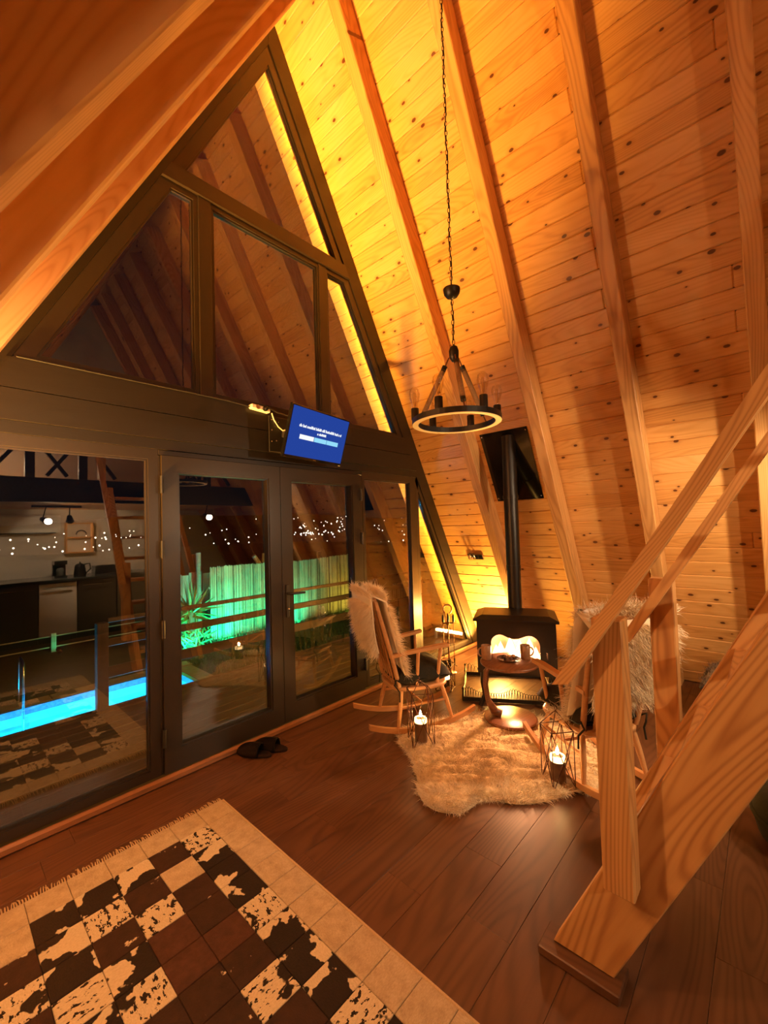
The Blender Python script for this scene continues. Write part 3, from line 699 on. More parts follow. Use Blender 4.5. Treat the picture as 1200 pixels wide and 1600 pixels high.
for a in (va+R(11), va+R(131), va+R(251)):
    d = Vector((math.cos(a), math.sin(a), 0)); top = Vector((CX, CYY, 2.425))+d*.028; bot = Vector((CX, CYY, RZ0+.03))+d*RM; v = bot-top
    arm = MB().tube([tuple(top+v*t) for t in (.17, .3, .5, .7, .84)], .0135, 10).build('rope_arm', M['rope'], ch, I4)
    MB().tube([tuple(top+v*.12), tuple(top+v*.2)], .0135, 10).build('collar', M['black_metal'], arm, I4); MB().tube([tuple(top+v*.81), tuple(top+v*.89)], .0135, 10).build('collar', M['black_metal'], arm, I4)
    MB().tube([tuple(top), tuple(top+v*.13)], .004, 6).tube([tuple(top+v*.88), tuple(bot)], .004, 6).build('hook', M['bronze'], arm, I4)

# ------------------------------------------------------------------ stove, pipe, plate
SAng = R(-65.03); SM = T(3.310, 1.593, 0) @ RZ(SAng)        # local X along the front (left to right), local Y to the back
sv = thing('wood_stove', 'black cast-iron wood stove burning by the right slope', 'stove', SM)
W2, DP = .317, .40
zb, zt = .29, .725
mask = []
def arc(cx, cz, r, a0, a1, n): return [(cx+r*math.cos(R(a0+(a1-a0)*i/n)), cz+r*math.sin(R(a0+(a1-a0)*i/n))) for i in range(n+1)]
mask = [(-.2, .375), (.188, .375)]+[(.188, .53)]+arc(.108, .535, .08, 0, 120, 8)+[(.02, .585), (-.02, .582), (-.06, .592)]+arc(-.125, .54, .075, 70, 180, 8)
MB().prism([(-W2, zb), (W2, zb), (W2, zt), (-W2, zt)], 0, .02, XZ, [mask]).build('front_plate', M['stove'], sv)
for nm, a in (('side_plate', (-W2, -W2+.02, .02, DP, zb, zt)), ('side_plate', (W2-.02, W2, .02, DP, zb, zt)), ('back_plate', (-W2+.02, W2-.02, DP-.02, DP, zb, zt)), ('bottom_plate', (-W2+.02, W2-.02, .02, DP-.02, zb, zb+.02)), ('inner_roof', (-W2+.02, W2-.02, .02, DP-.02, zt-.02, zt))):
    MB().box(*a).build(nm, M['stove'], sv)
tp = MB(); a, b = W2+.025, W2*.86
tp.add([(-a, -.025, zt), (a, -.025, zt), (a, DP+.02, zt), (-a, DP+.02, zt), (-a, -.025, zt+.018), (a, -.025, zt+.018), (a, DP+.02, zt+.018), (-a, DP+.02, zt+.018), (-b, .045, zt+.045), (b, .045, zt+.045), (b, DP-.02, zt+.045), (-b, DP-.02, zt+.045)],
       [(0, 3, 2, 1), (0, 1, 5, 4), (1, 2, 6, 5), (2, 3, 7, 6), (3, 0, 4, 7), (4, 5, 9, 8), (5, 6, 10, 9), (6, 7, 11, 10), (7, 4, 8, 11), (8, 9, 10, 11)])
tp.build('top_plate', M['stove'], sv)
MB().box(-W2+.03, W2-.03, DP-.075, DP-.03, zb+.03, zt-.03).build('firebrick', M['brick'], sv)
gp = MB().prism(inset(mask, .0) if False else mask, .006, .010, XZ).build('door_glass', glass('stove_glass', .04, (1, .9, .8)), sv)
for (x, y, h, r_) in ((-.13, .16, .17, .045), (-.05, .2, .2, .05), (.03, .17, .19, .05), (.11, .2, .2, .05), (.16, .15, .14, .035), (-.17, .2, .13, .035), (-.09, .13, .12, .04), (.07, .12, .13, .04)):
    MB().lathe([(.0001, 0), (r_*.8, .02), (r_, .05), (r_*.75, h*.55), (r_*.3, h*.85), (.0001, h)], 10).build('flame', M['fire'], sv, SM @ T(x, y, zb+.06))
for (x0, y0, x1, y1, z) in ((-.2, .14, .18, .22, .05), (-.18, .25, .2, .15, .055), (-.1, .1, .13, .12, .045)):
    MB().tube([(x0, y0, zb+z), (x1, y1, zb+z)], .032, 8).build('log', M['log'], sv)
lamp('light', 'POINT', tuple(SM @ Vector((0, .1, .50))), 85, (1, .55, .30), sv, .05)
MB().tube([(.24, -.006, .44), (.24, -.04, .44), (.24, -.045, .50)], .007, 6).build('door_handle', M['chrome'], sv)
for sx in (-1, 1):
    for y in (.03, DP-.04): MB().tube([(sx*(W2-.04), y, zb), (sx*(W2-.03), y, .2), (sx*(W2-.045), y, .1), (sx*(W2-.01), y, 0)], [.022, .016, .014, .02], 8).build('leg', M['stove'], sv)
PX, PYY = 3.685, 1.765
pp = thing('stove_pipe', 'black stove pipe rising to the plate on the slope', 'pipe', T(PX, PYY, .77))
MB().lathe([(.062, .76), (.062, 1.13)], 22, T(PX, PYY, 0)).build('lower_section', M['stove'], pp, I4)
MB().lathe([(.0665, 1.11), (.0665, 1.16)], 22, T(PX, PYY, 0)).build('joint_ring', M['stove'], pp, I4)
MB().lathe([(.064, 1.16), (.064, 2.37)], 22, T(PX, PYY, 0)).build('upper_section', M['stove'], pp, I4)
MB().lathe([(.07, 1.78), (.07, 1.81)], 22, T(PX, PYY, 0)).build('joint_ring', M['stove'], pp, I4)
s0, s1 = 1.785/SA, 2.425/SA
hp = thing('heat_shield', 'glossy black square plate around the pipe on the slope', 'plate', roof_frame((s0+s1)/2, 1.80, .008, 1))
obox('plate', (.475, s1-s0, .006), roof_frame((s0+s1)/2, 1.80, .012, 1), M['gloss_black'], hp, .001)
for dy in (-.22, .22):
    for ds in (-.33, .33): MB().lathe([(.007, 0), (.007, .004), (.0001, .006)], 8).build('screw', M['chrome'], hp, roof_frame((s0+s1)/2+ds, 1.80+dy, .015, 1))

# low wire fender round the stove hearth
FM = T(3.375, 1.755, 0) @ RZ(R(-60))
fd = thing('hearth_fender', 'low black wire fender with looped trim under the stove', 'fender', FM)
def fence(p0, p1, n, big=()):
    p0, p1 = Vector(p0), Vector(p1); d = (p1-p0); L = d.length; d.normalize()
    beam('base_bar', tuple(FM @ (p0+Vector((0, 0, .018)))), tuple(FM @ (p1+Vector((0, 0, .018)))), .016, .034, M['black_metal'], fd)
    for i in range(n):
        c = p0+d*(L*(i+.5)/n); t = (i+.5)/n; h = .045+.045*max([math.exp(-((t-b)/.09)**2) for b in big]+[0]); r_ = L/n*.75
        MB().tube([tuple(c+d*(r_*math.cos(R(a)))+Vector((0, 0, .034+h*math.sin(R(a))))) for a in range(0, 181, 30)], .0032, 4).build('wire_loop', M['black_metal'], fd)
fence((-.345, 0, 0), (.40, 0, 0), 34, (.06, .58, 1.0)); fence((-.345, .64, 0), (.40, .64, 0), 24, (.05, .6))
for x in (-.345, .40):
    beam('side_bar', tuple(FM @ Vector((x, 0, .018))), tuple(FM @ Vector((x, .64, .018))), .016, .034, M['black_metal'], fd)
    MB().tube([(x, .0, .10), (x+.02, .32, .055), (x, .64, .10)], .004, 5).build('side_wire', M['black_metal'], fd)
    for y in (0, .64): MB().lathe([(.009, 0), (.007, .09), (.013, .105), (.0001, .12)], 8).build('corner_post', M['black_metal'], fd, FM @ T(x, y, 0))

# fireplace tools
TM = T(3.70, 2.53, 0)
tl = thing('fireplace_tool_stand', 'bronze fireplace tool stand with horseshoe top beside the glass', 'tool stand', TM)
MB().lathe([(.075, 0), (.075, .012), (.02, .02), (.0085, .04), (.0085, .50), (.02, .51), (.02, .53), (.008, .54), (.008, .62), (.0001, .625)], 14).build('stand', M['bronze'], tl)
e1 = RZ(R(-42))
MB().tube([tuple(e1 @ Vector((.045*math.sin(R(a)), 0, .665-.05*math.cos(R(a))))) for a in range(25, 340, 21)], .0075, 7).build('horseshoe', M['bronze'], tl)
MB().tube([tuple(e1 @ Vector((-.06, 0, .52))), tuple(e1 @ Vector((.065, 0, .52)))], .006, 6).build('hook_bar', M['black_metal'], tl)
for j, (x, tip) in enumerate(((-.055, 'shovel'), (.0, 'brush'), (.055, 'poker'))):
    q = e1 @ Vector((x, -.012, 0)); m = MB().tube([(q.x, q.y, .56), (q.x, q.y, .15)], .0045, 6)
    o = m.build(tip, M['bronze'], tl)
    MB().lathe([(.0001, .53), (.011, .535), (.012, .585), (.007, .61), (.0001, .615)], 8, T(q.x, q.y, 0)).build('grip', M['black_metal'], o)
    if tip == 'poker': MB().tube([(q.x, q.y, .155), (q.x, q.y, .09), (q.x+.02, q.y-.02, .07)], [.009, .006, .003], 6).build('tip', M['black_metal'], o)
    if tip == 'shovel': MB().prism([(-.03, .04), (.03, .04), (.035, .14), (-.035, .14)], -.003, .003, XZ, ()).build('tip', M['black_metal'], o, TM @ T(q.x, q.y, 0) @ RZ(R(-42)))
    if tip == 'brush': MB().lathe([(.012, .06), (.02, .075), (.016, .15), (.0001, .155)], 8, T(q.x, q.y, 0)).build('tip', M['felt2'], o)
# socket on the slope
so = thing('wall_socket', 'small chrome double socket on the boards left of the pipe', 'socket', roof_frame(1.175/SA, 2.508, 0, 1))
obox('plate', (.20, .068, .018), roof_frame(1.178/SA, 2.508, .009, 1), M['chrome'], so, .004)
for dy, mt in ((.06, 'ceramic'), (-.01, 'gloss_black'), (-.065, 'gloss_black')): obox('insert', (.05, .05, .02), roof_frame(1.178/SA, 2.508+dy, .012, 1), M[mt], so, .003)
for dy in (-.015, .035): MB().tube([tuple(rp(1.178/SA+.01, 2.508+dy, .02)), tuple(rp(1.178/SA+.01, 2.508+dy, .05)), tuple(rp(1.178/SA+.075, 2.508+dy, .06))], .008, 6).build('plug', M['gloss_black'], so, I4)

# ------------------------------------------------------------------ round side table with mugs and a plate
TC = Vector((2.985, 1.495)); BC = Vector((3.06, 1.54)); ZT = .508
tb2 = thing('side_table', 'round walnut side table on one curved leg before the stove', 'table', T(BC.x, BC.y, 0))
MB().lathe([(.195, 0), (.2, .008), (.2, .016), (.19, .022), (.0001, .022)], 40, T(BC.x, BC.y, .034)).build('base', M['walnut'], tb2, I4)
MB().lathe([(.205, 0), (.215, .008), (.215, .018), (.208, .024), (.0001, .024)], 40, T(TC.x, TC.y, ZT-.024)).build('top', M['walnut'], tb2, I4)
d = Vector((-.50, .866)); lpts = [(BC.x+d.x*.07, BC.y+d.y*.07, .07), (BC.x+d.x*.12, BC.y+d.y*.12, .09), (TC.x+d.x*.165, TC.y+d.y*.165, .20), (TC.x+d.x*.182, TC.y+d.y*.182, .32), (TC.x+d.x*.176, TC.y+d.y*.176, .42), (TC.x+d.x*.14, TC.y+d.y*.14, .468), (TC.x+d.x*.05, TC.y+d.y*.05, .478)]
lm_ = MB(); rings = []
pv = [Vector(p) for p in lpts]; side = Vector((-d.y, d.x, 0))
vs = []; fs = []
for i, p in enumerate(pv):
    t = (pv[min(i+1, len(pv)-1)]-pv[max(i-1, 0)]).normalized(); nn = side.cross(t).normalized(); hw = (.04, .034, .027, .025, .025, .022, .016)[i]; ht = (.038, .034, .022, .020, .020, .017, .012)[i]
    for kx in range(10): 
        a = 2*math.pi*kx/10; vs.append(p+side*hw*math.cos(a)+nn*ht*math.sin(a))
for i in range(len(pv)-1):
    for kx in range(10): fs.append((i*10+kx, i*10+(kx+1) % 10, (i+1)*10+(kx+1) % 10, (i+1)*10+kx))
lm_.add(vs, fs, True).add(vs[:10], [tuple(range(10))]).add(vs[-10:], [tuple(range(10))]).build('curved_leg', M['walnut'], tb2, I4)
def mug(x, y, ang, label):
    t = thing('mug', label, 'mug', T(x, y, ZT+.0005) @ RZ(ang), 'mugs on the side table')
    MB().lathe([(.0001, 0), (.034, 0), (.036, .004), (.037, .105), (.0345, .107), (.033, .104), (.032, .012), (.0001, .010)], 22).build('body', M['ceramic'], t)
    MB().tube([(.035+.028*math.sin(R(a)), 0, .055+.032*math.cos(R(a))) for a in range(-5, 186, 19)], .006, 7).build('handle', M['ceramic'], t)
mug(TC.x+d.x*.155+.01, TC.y+d.y*.155+.02, R(130), 'brown stoneware mug at the left edge of the side table')
mug(TC.x-d.x*.125+.05, TC.y-d.y*.125+.03, R(-45), 'brown stoneware mug at the right edge of the side table')
pl = thing('plate', 'dark plate of snacks between the two mugs', 'plate', T(TC.x+.015, TC.y+.01, ZT+.0005))
MB().lathe([(.0001, 0), (.05, 0), (.088, .012), (.09, .014), (.086, .0145), (.05, .006), (.0001, .005)], 32).build('dish', M['plate'], pl)
q = random.Random(4)
for i in range(9):
    a = q.random()*6.28; r_ = q.random()*.05
    me = MB().lathe([(.0001, 0), (.014, .004), (.017, .012), (.012, .02), (.0001, .022)], 9)
    tag(me.build('sweet', M['choco' if i % 2 else 'cookie'], None, T(TC.x+.015+r_*math.cos(a), TC.y+.01+r_*math.sin(a), ZT+.008+.004*(i % 3)) @ Matrix.Rotation(q.uniform(-.3, .3), 4, 'X')), 'small brown sweet on the dark plate between the mugs', 'sweet', 'sweets on the plate')

# ------------------------------------------------------------------ rocking chairs
HS = .345
def rocking_chair(label, Mx):
    t = thing('rocking_chair', label, 'rocking chair', Mx, 'beech rocking chairs')
    be = M['beech']
    # seat: rounded plank
    out = []
    for i in range(28):
        a = 2*math.pi*i/28; c, s = math.cos(a), math.sin(a); n_ = 3.6
        r_ = (abs(c)**n_+abs(s)**n_)**(-1/n_); out.append((.235*r_*c, (.225+.02*c)*r_*s))
    m = MB(); nn = len(out)
    for z, sc_ in ((HS-.035, .93), (HS-.025, 1), (HS-.006, 1), (HS, .965)): m.v += [(x*sc_, y*sc_, z) for x, y in out]
    for L_ in range(3):
        for i in range(nn): m.f.append((L_*nn+i, L_*nn+(i+1) % nn, (L_+1)*nn+(i+1) % nn, (L_+1)*nn+i)); m.sm.append(True)
    m.f.append(tuple(range(nn))[::-1]); m.f.append(tuple(range(3*nn, 4*nn))); m.sm += [False, False]
    m.build('seat', be, t)
    rk = lambda x: .012+.42*(x*x)*1.05
    for s in (-1, 1):
        pts = [(-.44+.88*i/14, s*.205, rk(-.44+.88*i/14-.01)+.012) for i in range(15)]
        m = MB(); vs = []; fs = []
        for p in pts:
            for dy, dz in ((-.014, -.02), (.014, -.02), (.014, .016), (-.014, .016)): vs.append((p[0], p[1]+dy, max(.0, p[2]+dz)))
        for i in range(14):
            for j in range(4): fs.append((i*4+j, i*4+(j+1) % 4, (i+1)*4+(j+1) % 4, (i+1)*4+j))
        m.add(vs, fs).add(vs[:4], [(0, 1, 2, 3)]).add(vs[-4:], [(0, 1, 2, 3)]).build('rocker', be, t)
        for x0, x1 in ((.17, .235), (-.165, -.215)):
            MB().tube([(x0, s*.165, HS-.03), ((x0+x1)/2, s*.185, HS-.16), (x1, s*.205, rk(x1)+.02)], [.015, .0185, .012], 9).build('leg', be, t)
        # back post, arms
        MB().tube([(-.185, s*.175, HS), (-.25, s*.19, .60), (-.315, s*.205, .82), (-.365, s*.21, 1.0)], [.017, .017, .016, .014], 9).build('back_post', be, t)
        m = MB(); vs = []; fs = []
        for i, (x, z, w_, h_) in enumerate(((-.255, .585, .014, .012), (-.15, .60, .018, .012), (0, .615, .022, .012), (.13, .627, .024, .012), (.20, .632, .022, .011))):
            yy = s*(.195+.045*i/4)
            for dy, dz in ((-w_, -h_), (w_, -h_), (w_, h_), (-w_, h_)): vs.append((x, yy+dy, z+dz))
        for i in range(4):
            for j in range(4): fs.append((i*4+j, i*4+(j+1) % 4, (i+1)*4+(j+1) % 4, (i+1)*4+j))
        m.add(vs, fs).add(vs[:4], [(0, 1, 2, 3)]).add(vs[-4:], [(0, 1, 2, 3)]).build('armrest', be, t)
        for x0, x1, z1 in ((-.05, -.04, .605), (.12, .14, .62)):
            MB().tube([(x0, s*.195, HS-.01), (x1, s*(.215+.02*(x0 > 0)), z1)], [.013, .014], 8).build('arm_spindle', be, t)
        MB().tube([(.2, s*.185, .2), (-.19, s*.185, .2)], .009, 7).build('stretcher', be, t)
    MB().tube([(0, -.185, .2), (0, .185, .2)], .009, 7).build('stretcher', be, t)
    for i in range(5):
        y = -.115+.0575*i; MB().tube([(-.195, y*.95, HS), (-.27, y*1.05, .62), (-.362, y*1.15, .965)], .009, 7).build('back_spindle', be, t)
    m = MB(); vs = []; fs = []
    for i in range(9):
        y = -.225+.45*i/8; bow = -.02*(1-(y/.225)**2)
        for dx, dz in ((-.011, -.045), (.011, -.045), (.009, .05), (-.009, .05)): vs.append((-.366+bow+dx-(dz*.25), y, .985+dz+.015*(1-(y/.225)**2)))
    for i in range(8):
        for j in range(4): fs.append((i*4+j, i*4+(j+1) % 4, (i+1)*4+(j+1) % 4, (i+1)*4+j))
    m.add(vs, fs, False).add(vs[:4], [(0, 1, 2, 3)]).add(vs[-4:], [(0, 1, 2, 3)]).build('crest_rail', be, t)
    return t
def cushion(label, Mx):
    t = thing('seat_cushion', label, 'cushion', Mx, 'black seat cushions')
    n_ = 16; m = MB(); vs = []; fs = []
    for L_ in (0, 1):
        for i in range(n_+1):
            for j in range(n_+1):
                u, v = -1+2*i/n_, -1+2*j/n_
                e = max(0, (1-abs(u)**3.5)*(1-abs(v)**3.5)); h = .055*e**.45
                sx = .235*(1-.05*v*v); sy = .225*(1-.05*u*u)
                z = HS+.05+(h*1.9+.006*math.sin(7*u+3*v) if L_ else -min(.043, h))
                vs.append((u*sx+.02, v*sy, z))
    K = n_+1
    for L_ in (0, 1):
        for i in range(n_):
            for j in range(n_): q_ = (L_*K*K+i*K+j, L_*K*K+(i+1)*K+j, L_*K*K+(i+1)*K+j+1, L_*K*K+i*K+j+1); fs.append(q_ if L_ else q_[::-1])
    m.add(vs, fs, True); me = m.mesh('cushion', False); bm = bmesh.new(); bm.from_mesh(me); bmesh.ops.remove_doubles(bm, verts=bm.verts[:], dist=.0015); bm.to_mesh(me); bm.free()
    obj('pad', me, M['black_fabric'], t)
    for s in (-1, 1):
        MB().tube([(-.19, s*.19, HS+.05), (-.225, s*.215, HS+.07), (-.235, s*.2, HS+.03), (-.2, s*.215, HS-.02), (-.205, s*.222, HS-.09)], .006, 5).build('tie', M['black_fabric'], t)
    return t
def sheep_throw(label, Mx, back_len, front_len, half, n_str, seed):
    t = thing('sheepskin_throw', label, 'sheepskin', Mx, 'sheepskins over the chairs'); rs = np.random.RandomState(seed)
    # centre line over the crest: down the front face, over the top, down the back
    def line(u):       # u from -front_len..0..back_len
        top = np.array([-.375, 1.055])
        if u < 0:
            L_ = -u; 
            x = -.345+.27*min(L_, .66); z = 1.045-.965*min(L_, .66)
            if L_ > .66: x += (L_-.66)*.95; z -= (L_-.66)*.12
            return np.array([x+.035, z]), np.array([.96, .28]) if L_ <= .66 else np.array([.12, .99])
        x = -.395-.0*u; z = 1.05-u
        x = -.415+.20*u-.02*math.sin(min(u, .5)*6)
        return np.array([x, z]), np.array([-1.0, .0])
    us = np.linspace(-front_len, back_len, 26); vsn = 11; V = []; F = []
    for i, u in enumerate(us):
        p, nrm = line(u)
        if abs(u) < .05: p = p+np.array([0, .03*(1-abs(u)/.05)])
        tt = (u+front_len)/(front_len+back_len); hw = half*(.80+.25*math.sin(math.pi*min(1, max(0, tt))))*(1+.06*math.sin(9*u+seed))
        for j in range(vsn): v = -1+2*j/(vsn-1); V.append((p[0], v*hw, p[1]-.015*v*v))
    for i in range(25):
        for j in range(vsn-1): F.append((i*vsn+j, i*vsn+j+1, (i+1)*vsn+j+1, (i+1)*vsn+j))
    me = np_mesh('hide', V, F); o = obj('hide', me, M['fur'], t); sd = o.modifiers.new('thick', 'SOLIDIFY'); sd.thickness = .012; sd.offset = 0
    uu = rs.uniform(-front_len, back_len, n_str); vv = rs.uniform(-1, 1, n_str); P = np.zeros((n_str, 3)); Dd = np.zeros((n_str, 3))
    for i in range(n_str):
        p, nrm = line(uu[i]); tt = (uu[i]+front_len)/(front_len+back_len); hw = half*(.80+.25*math.sin(math.pi*tt))*(1+.06*math.sin(9*uu[i]+seed))
        if abs(uu[i]) < .06: p = p+np.array([0, .03]); nrm = np.array([-.15, 1.0])
        P[i] = (p[0], vv[i]*hw, p[1]-.015*vv[i]**2)
        down = -.45 if abs(uu[i]) > .06 else .0
        Dd[i] = (nrm[0], vv[i]**3*.9, nrm[1]+down)
    Dd += rs.normal(size=Dd.shape)*.32
    np.random.seed(seed); fur('wool', P, Dd, rs.uniform(.03, .06, n_str), .0021, M['fur'], t, None, .35, .35)
    return t
C1 = T(2.640, 2.165, 0) @ RZ(R(-27)); C2 = T(2.81, .885, 0) @ RZ(R(53))
rocking_chair('beech rocking chair beside the glass door, facing the stove', C1)
rocking_chair('beech rocking chair behind the stair post, facing the window corner', C2)
cushion('black cushion tied on the rocking chair beside the glass door', C1)
cushion('black cushion on the rocking chair behind the stair post', C2)
sheep_throw('cream sheepskin over the back of the chair beside the glass door', C1, .42, .62, .232, 26000, 1)
sheep_throw('long cream sheepskin over the back of the chair behind the stair post', C2, .50, .90, .25, 34000, 2)

# ------------------------------------------------------------------ sheepskin rug
poly = [(2.33, 2.07), (2.42, 2.11), (2.58, 2.13), (2.70, 2.03), (2.82, 1.95), (3.02, 1.84), (3.2, 1.72), (3.30, 1.50), (3.26, 1.30), (3.22, 1.10), (3.14, .93), (2.95, .80), (2.75, .72), (2.58, .735), (2.53, .82), (2.56, .86), (2.415, .925), (2.28, 1.0), (2.18, 1.10), (2.155, 1.20), (2.08, 1.262), (2.03, 1.26), (1.97, 1.275), (1.90, 1.32), (1.862, 1.40), (1.875, 1.49), (1.94, 1.57), (2.03, 1.64), (2.12, 1.74), (2.22, 1.87), (2.27, 1.98)]
def smooth_poly(p, n=3):
    for _ in range(n):
        q_ = []
        for i in range(len(p)):
            a, b = Vector(p[i]), Vector(p[(i+1) % len(p)]); q_ += [tuple(a*.75+b*.25), tuple(a*.25+b*.75)]
        p = q_
    return p
sp = smooth_poly(poly, 2); ctr = Vector((2.55, 1.45))
sr = thing('sheepskin_rug', 'cream hide-shaped sheepskin rug on the floor before the stove', 'rug', T(ctr.x, ctr.y, 0))
n_ = len(sp); V = []; F = []; NR = 26
for k_ in range(NR+1):
    f = k_/NR
    for x, y in sp:
        px, py = ctr.x+(x-ctr.x)*f, ctr.y+(y-ctr.y)*f
        h = .026*(1-f**8)+.004
        h += (.010*math.sin(px*23+2*math.sin(py*17))*math.sin(py*19+px*7)+.006*math.sin(px*51+py*33))*(1-f**6)
        V.append((px-ctr.x, py-ctr.y, max(.003, h)))
for k_ in range(NR):
    for i in range(n_): F.append((k_*n_+i, k_*n_+(i+1) % n_, (k_+1)*n_+(i+1) % n_, (k_+1)*n_+i))
def fleece_mat():
    t = NT('fleece'); v = t.coords(rnd=False); nz = t.noise(v, 16, 4, .6, 1.2); n2 = t.noise(v, 90, 3)
    return t.bsdf(t.mix(t.step(nz, .3, .7), (.50, .36, .18, 1), (.90, .74, .47, 1)), .85, .15, bump=t.math('ADD', nz, t.math('MULTIPLY', n2, .3)), bstr=.9, bdist=.02)
obj('fleece', np_mesh('fleece', V, F), fleece_mat(), sr)
rs = np.random.RandomState(11); NS = 26000
idx = rs.randint(0, n_, NS); ff = np.sqrt(rs.uniform(0.0, 1, NS)); ff[:3500] = rs.uniform(.97, 1.0, 3500)
spa = np.array(sp); tt = rs.uniform(0, 1, (NS, 1)); ed = spa[idx]*(1-tt)+spa[(idx+1) % n_]*tt; cc = np.array([ctr.x, ctr.y])
pos = (ed-cc)*ff[:, None]; zz_ = .018*(1-ff**8)+.004
wx, wy = pos[:, 0]*13, pos[:, 1]*13; ang = 3*np.sin(wx+1.7*np.sin(wy*.8))+2.5*np.cos(wy*1.1+np.sin(wx*.9))
Dd = np.stack([np.cos(ang)*.8, np.sin(ang)*.8, np.full(NS, .75)], 1); outw = (ed-cc)/np.linalg.norm(ed-cc, axis=1)[:, None]
Dd[:, :2] += outw*(ff**10)[:, None]*.9; Dd += rs.normal(size=Dd.shape)*.18
np.random.seed(5); fur('wool', np.concatenate([pos, zz_[:, None]], 1), Dd, rs.uniform(.02, .038, NS), .0022, M['fur'], sr, None, .35, .4, 2)

# ------------------------------------------------------------------ geometric candle lanterns
def lantern(label, x, y, ang, w_, h, hp_, candle_h, energy):
    t = thing('candle_lantern', label, 'lantern', T(x, y, .004) @ RZ(ang), 'wire candle lanterns'); r_ = .0028; a = w_/2
    B = [(-a, -a, 0), (a, -a, 0), (a, a, 0), (-a, a, 0)]; U = [(p[0], p[1], h) for p in B]; mid = [((B[i][0]+B[(i+1) % 4][0])/2, (B[i][1]+B[(i+1) % 4][1])/2, h*.45) for i in range(4)]
    E_ = []
    for i in range(4):
        j = (i+1) % 4; E_ += [('bottom_rod', B[i], B[j]), ('top_rod', U[i], U[j]), ('upright', B[i], U[i]), ('diagonal', U[i], mid[i]), ('diagonal', U[j], mid[i]), ('diagonal', mid[i], B[i]), ('diagonal', mid[i], B[j]), ('roof_rod', U[i], (0, 0, h+hp_))]
    for nm, p, q_ in E_: MB().tube([p, q_], r_, 5).build(nm, M['bronze_dark'], t)
    MB().tube([(.012*math.cos(R(k_)), 0, h+hp_+.012+.012*math.sin(R(k_))) for k_ in range(0, 360, 40)], .002, 5, True).build('ring', M['bronze_dark'], t)
    MB().lathe([(.046, .0), (.05, .012), (.046, .014), (.0001, .014)], 20).build('tray', M['black_metal'], t)
    c = thing('candle', 'lit brown pillar candle inside the '+label.split(' wire')[0]+' lantern '+label.split('lantern ')[1], 'candle', T(x, y, .019), 'pillar candles')
    MB().lathe([(.0001, 0), (.043, 0), (.044, .004), (.044, candle_h-.012), (.041, candle_h)], 22).build('body', M['candle'], c)
    MB().lathe([(.0435, candle_h-.03), (.0445, candle_h-.02), (.0435, candle_h+.002), (.033, candle_h+.003), (.028, candle_h-.006), (.0001, candle_h-.008)], 22).build('melted_top', M['wax_glow'], c)
    MB().tube([(0, 0, candle_h-.008), (0, 0, candle_h+.012)], .0015, 5).build('wick', M['black_metal'], c)
    MB().lathe([(.0001, 0), (.009, .008), (.0115, .018), (.007, .036), (.0001, .055)], 12, T(0, 0, candle_h+.004)).build('flame', M['flame'], c)
    lamp('light', 'POINT', (x, y, .019+candle_h+.035), energy, (1, .50, .16), c, .012)
M['bronze_dark'] = plain('dark_bronze_wire', (.09, .035, .02), .35, .6)
t = NT('glowing_wax'); M['wax_glow'] = t.bsdf((.9, .75, .5), .4, .5, emit=(1, .62, .25), estr=4.0)  # flame light in the candle top is put in as emission
lantern('tall wire lantern beside the window rocking chair', 2.375, 1.885, R(52), .155, .375, .07, .165, 4.5)
lantern('short wire lantern at the front edge of the sheepskin', 2.532, .985, R(50), .135, .325, .10, .145, 4.5)
lantern('distant wire lantern behind the window rocking chair', 3.33, 2.33, R(20), .15, .22, .07, .10, .35)

# ------------------------------------------------------------------ slippers
def slipper(x, y, ang, label):
    t = thing('slipper', label, 'slipper', T(x, y, .001) @ RZ(ang), 'pair of black slippers')
    out = []
    for i in range(24):
        a = 2*math.pi*i/24; c, s = math.cos(a), math.sin(a); out.append((.13*c, (.046+.010*c)*s))
    m = MB(); 
    for z, k_ in ((0, .95), (.006, 1), (.018, 1), (.022, .95)): m.v += [(px*k_, py*k_, z) for px, py in out]
    for L_ in range(3):
        for i in range(24): m.f.append((L_*24+i, L_*24+(i+1) % 24, (L_+1)*24+(i+1) % 24, (L_+1)*24+i)); m.sm.append(True)
    m.f += [tuple(range(24))[::-1], tuple(range(72, 96))]; m.sm += [False, False]
    m.build('sole', M['felt2'], t)
    vs = []; fs = []
    for i in range(9):
        u = -.05+.175*i/8; hw = .054*math.sqrt(max(0.02, 1-max(0, (u-.02)/.115)**2.4)); hh = .072*math.sqrt(max(.03, 1-max(0, (u-.0)/.135)**2.2))
        for j in range(9): a = math.pi*j/8; vs.append((u, hw*math.cos(a)*1.04, .012+hh*math.sin(a)))
    for i in range(8):
        for j in range(8): fs.append((i*9+j, i*9+j+1, (i+1)*9+j+1, (i+1)*9+j))
    o = MB().add(vs, fs, True).build('upper', M['felt'], t, None, False); sd = o.modifiers.new('t', 'SOLIDIFY'); sd.thickness = .008
slipper(1.535, 2.69, R(118), 'black slipper nearer the rug by the glass door'); slipper(1.645, 2.665, R(122), 'black slipper nearer the rocking chair by the glass door')

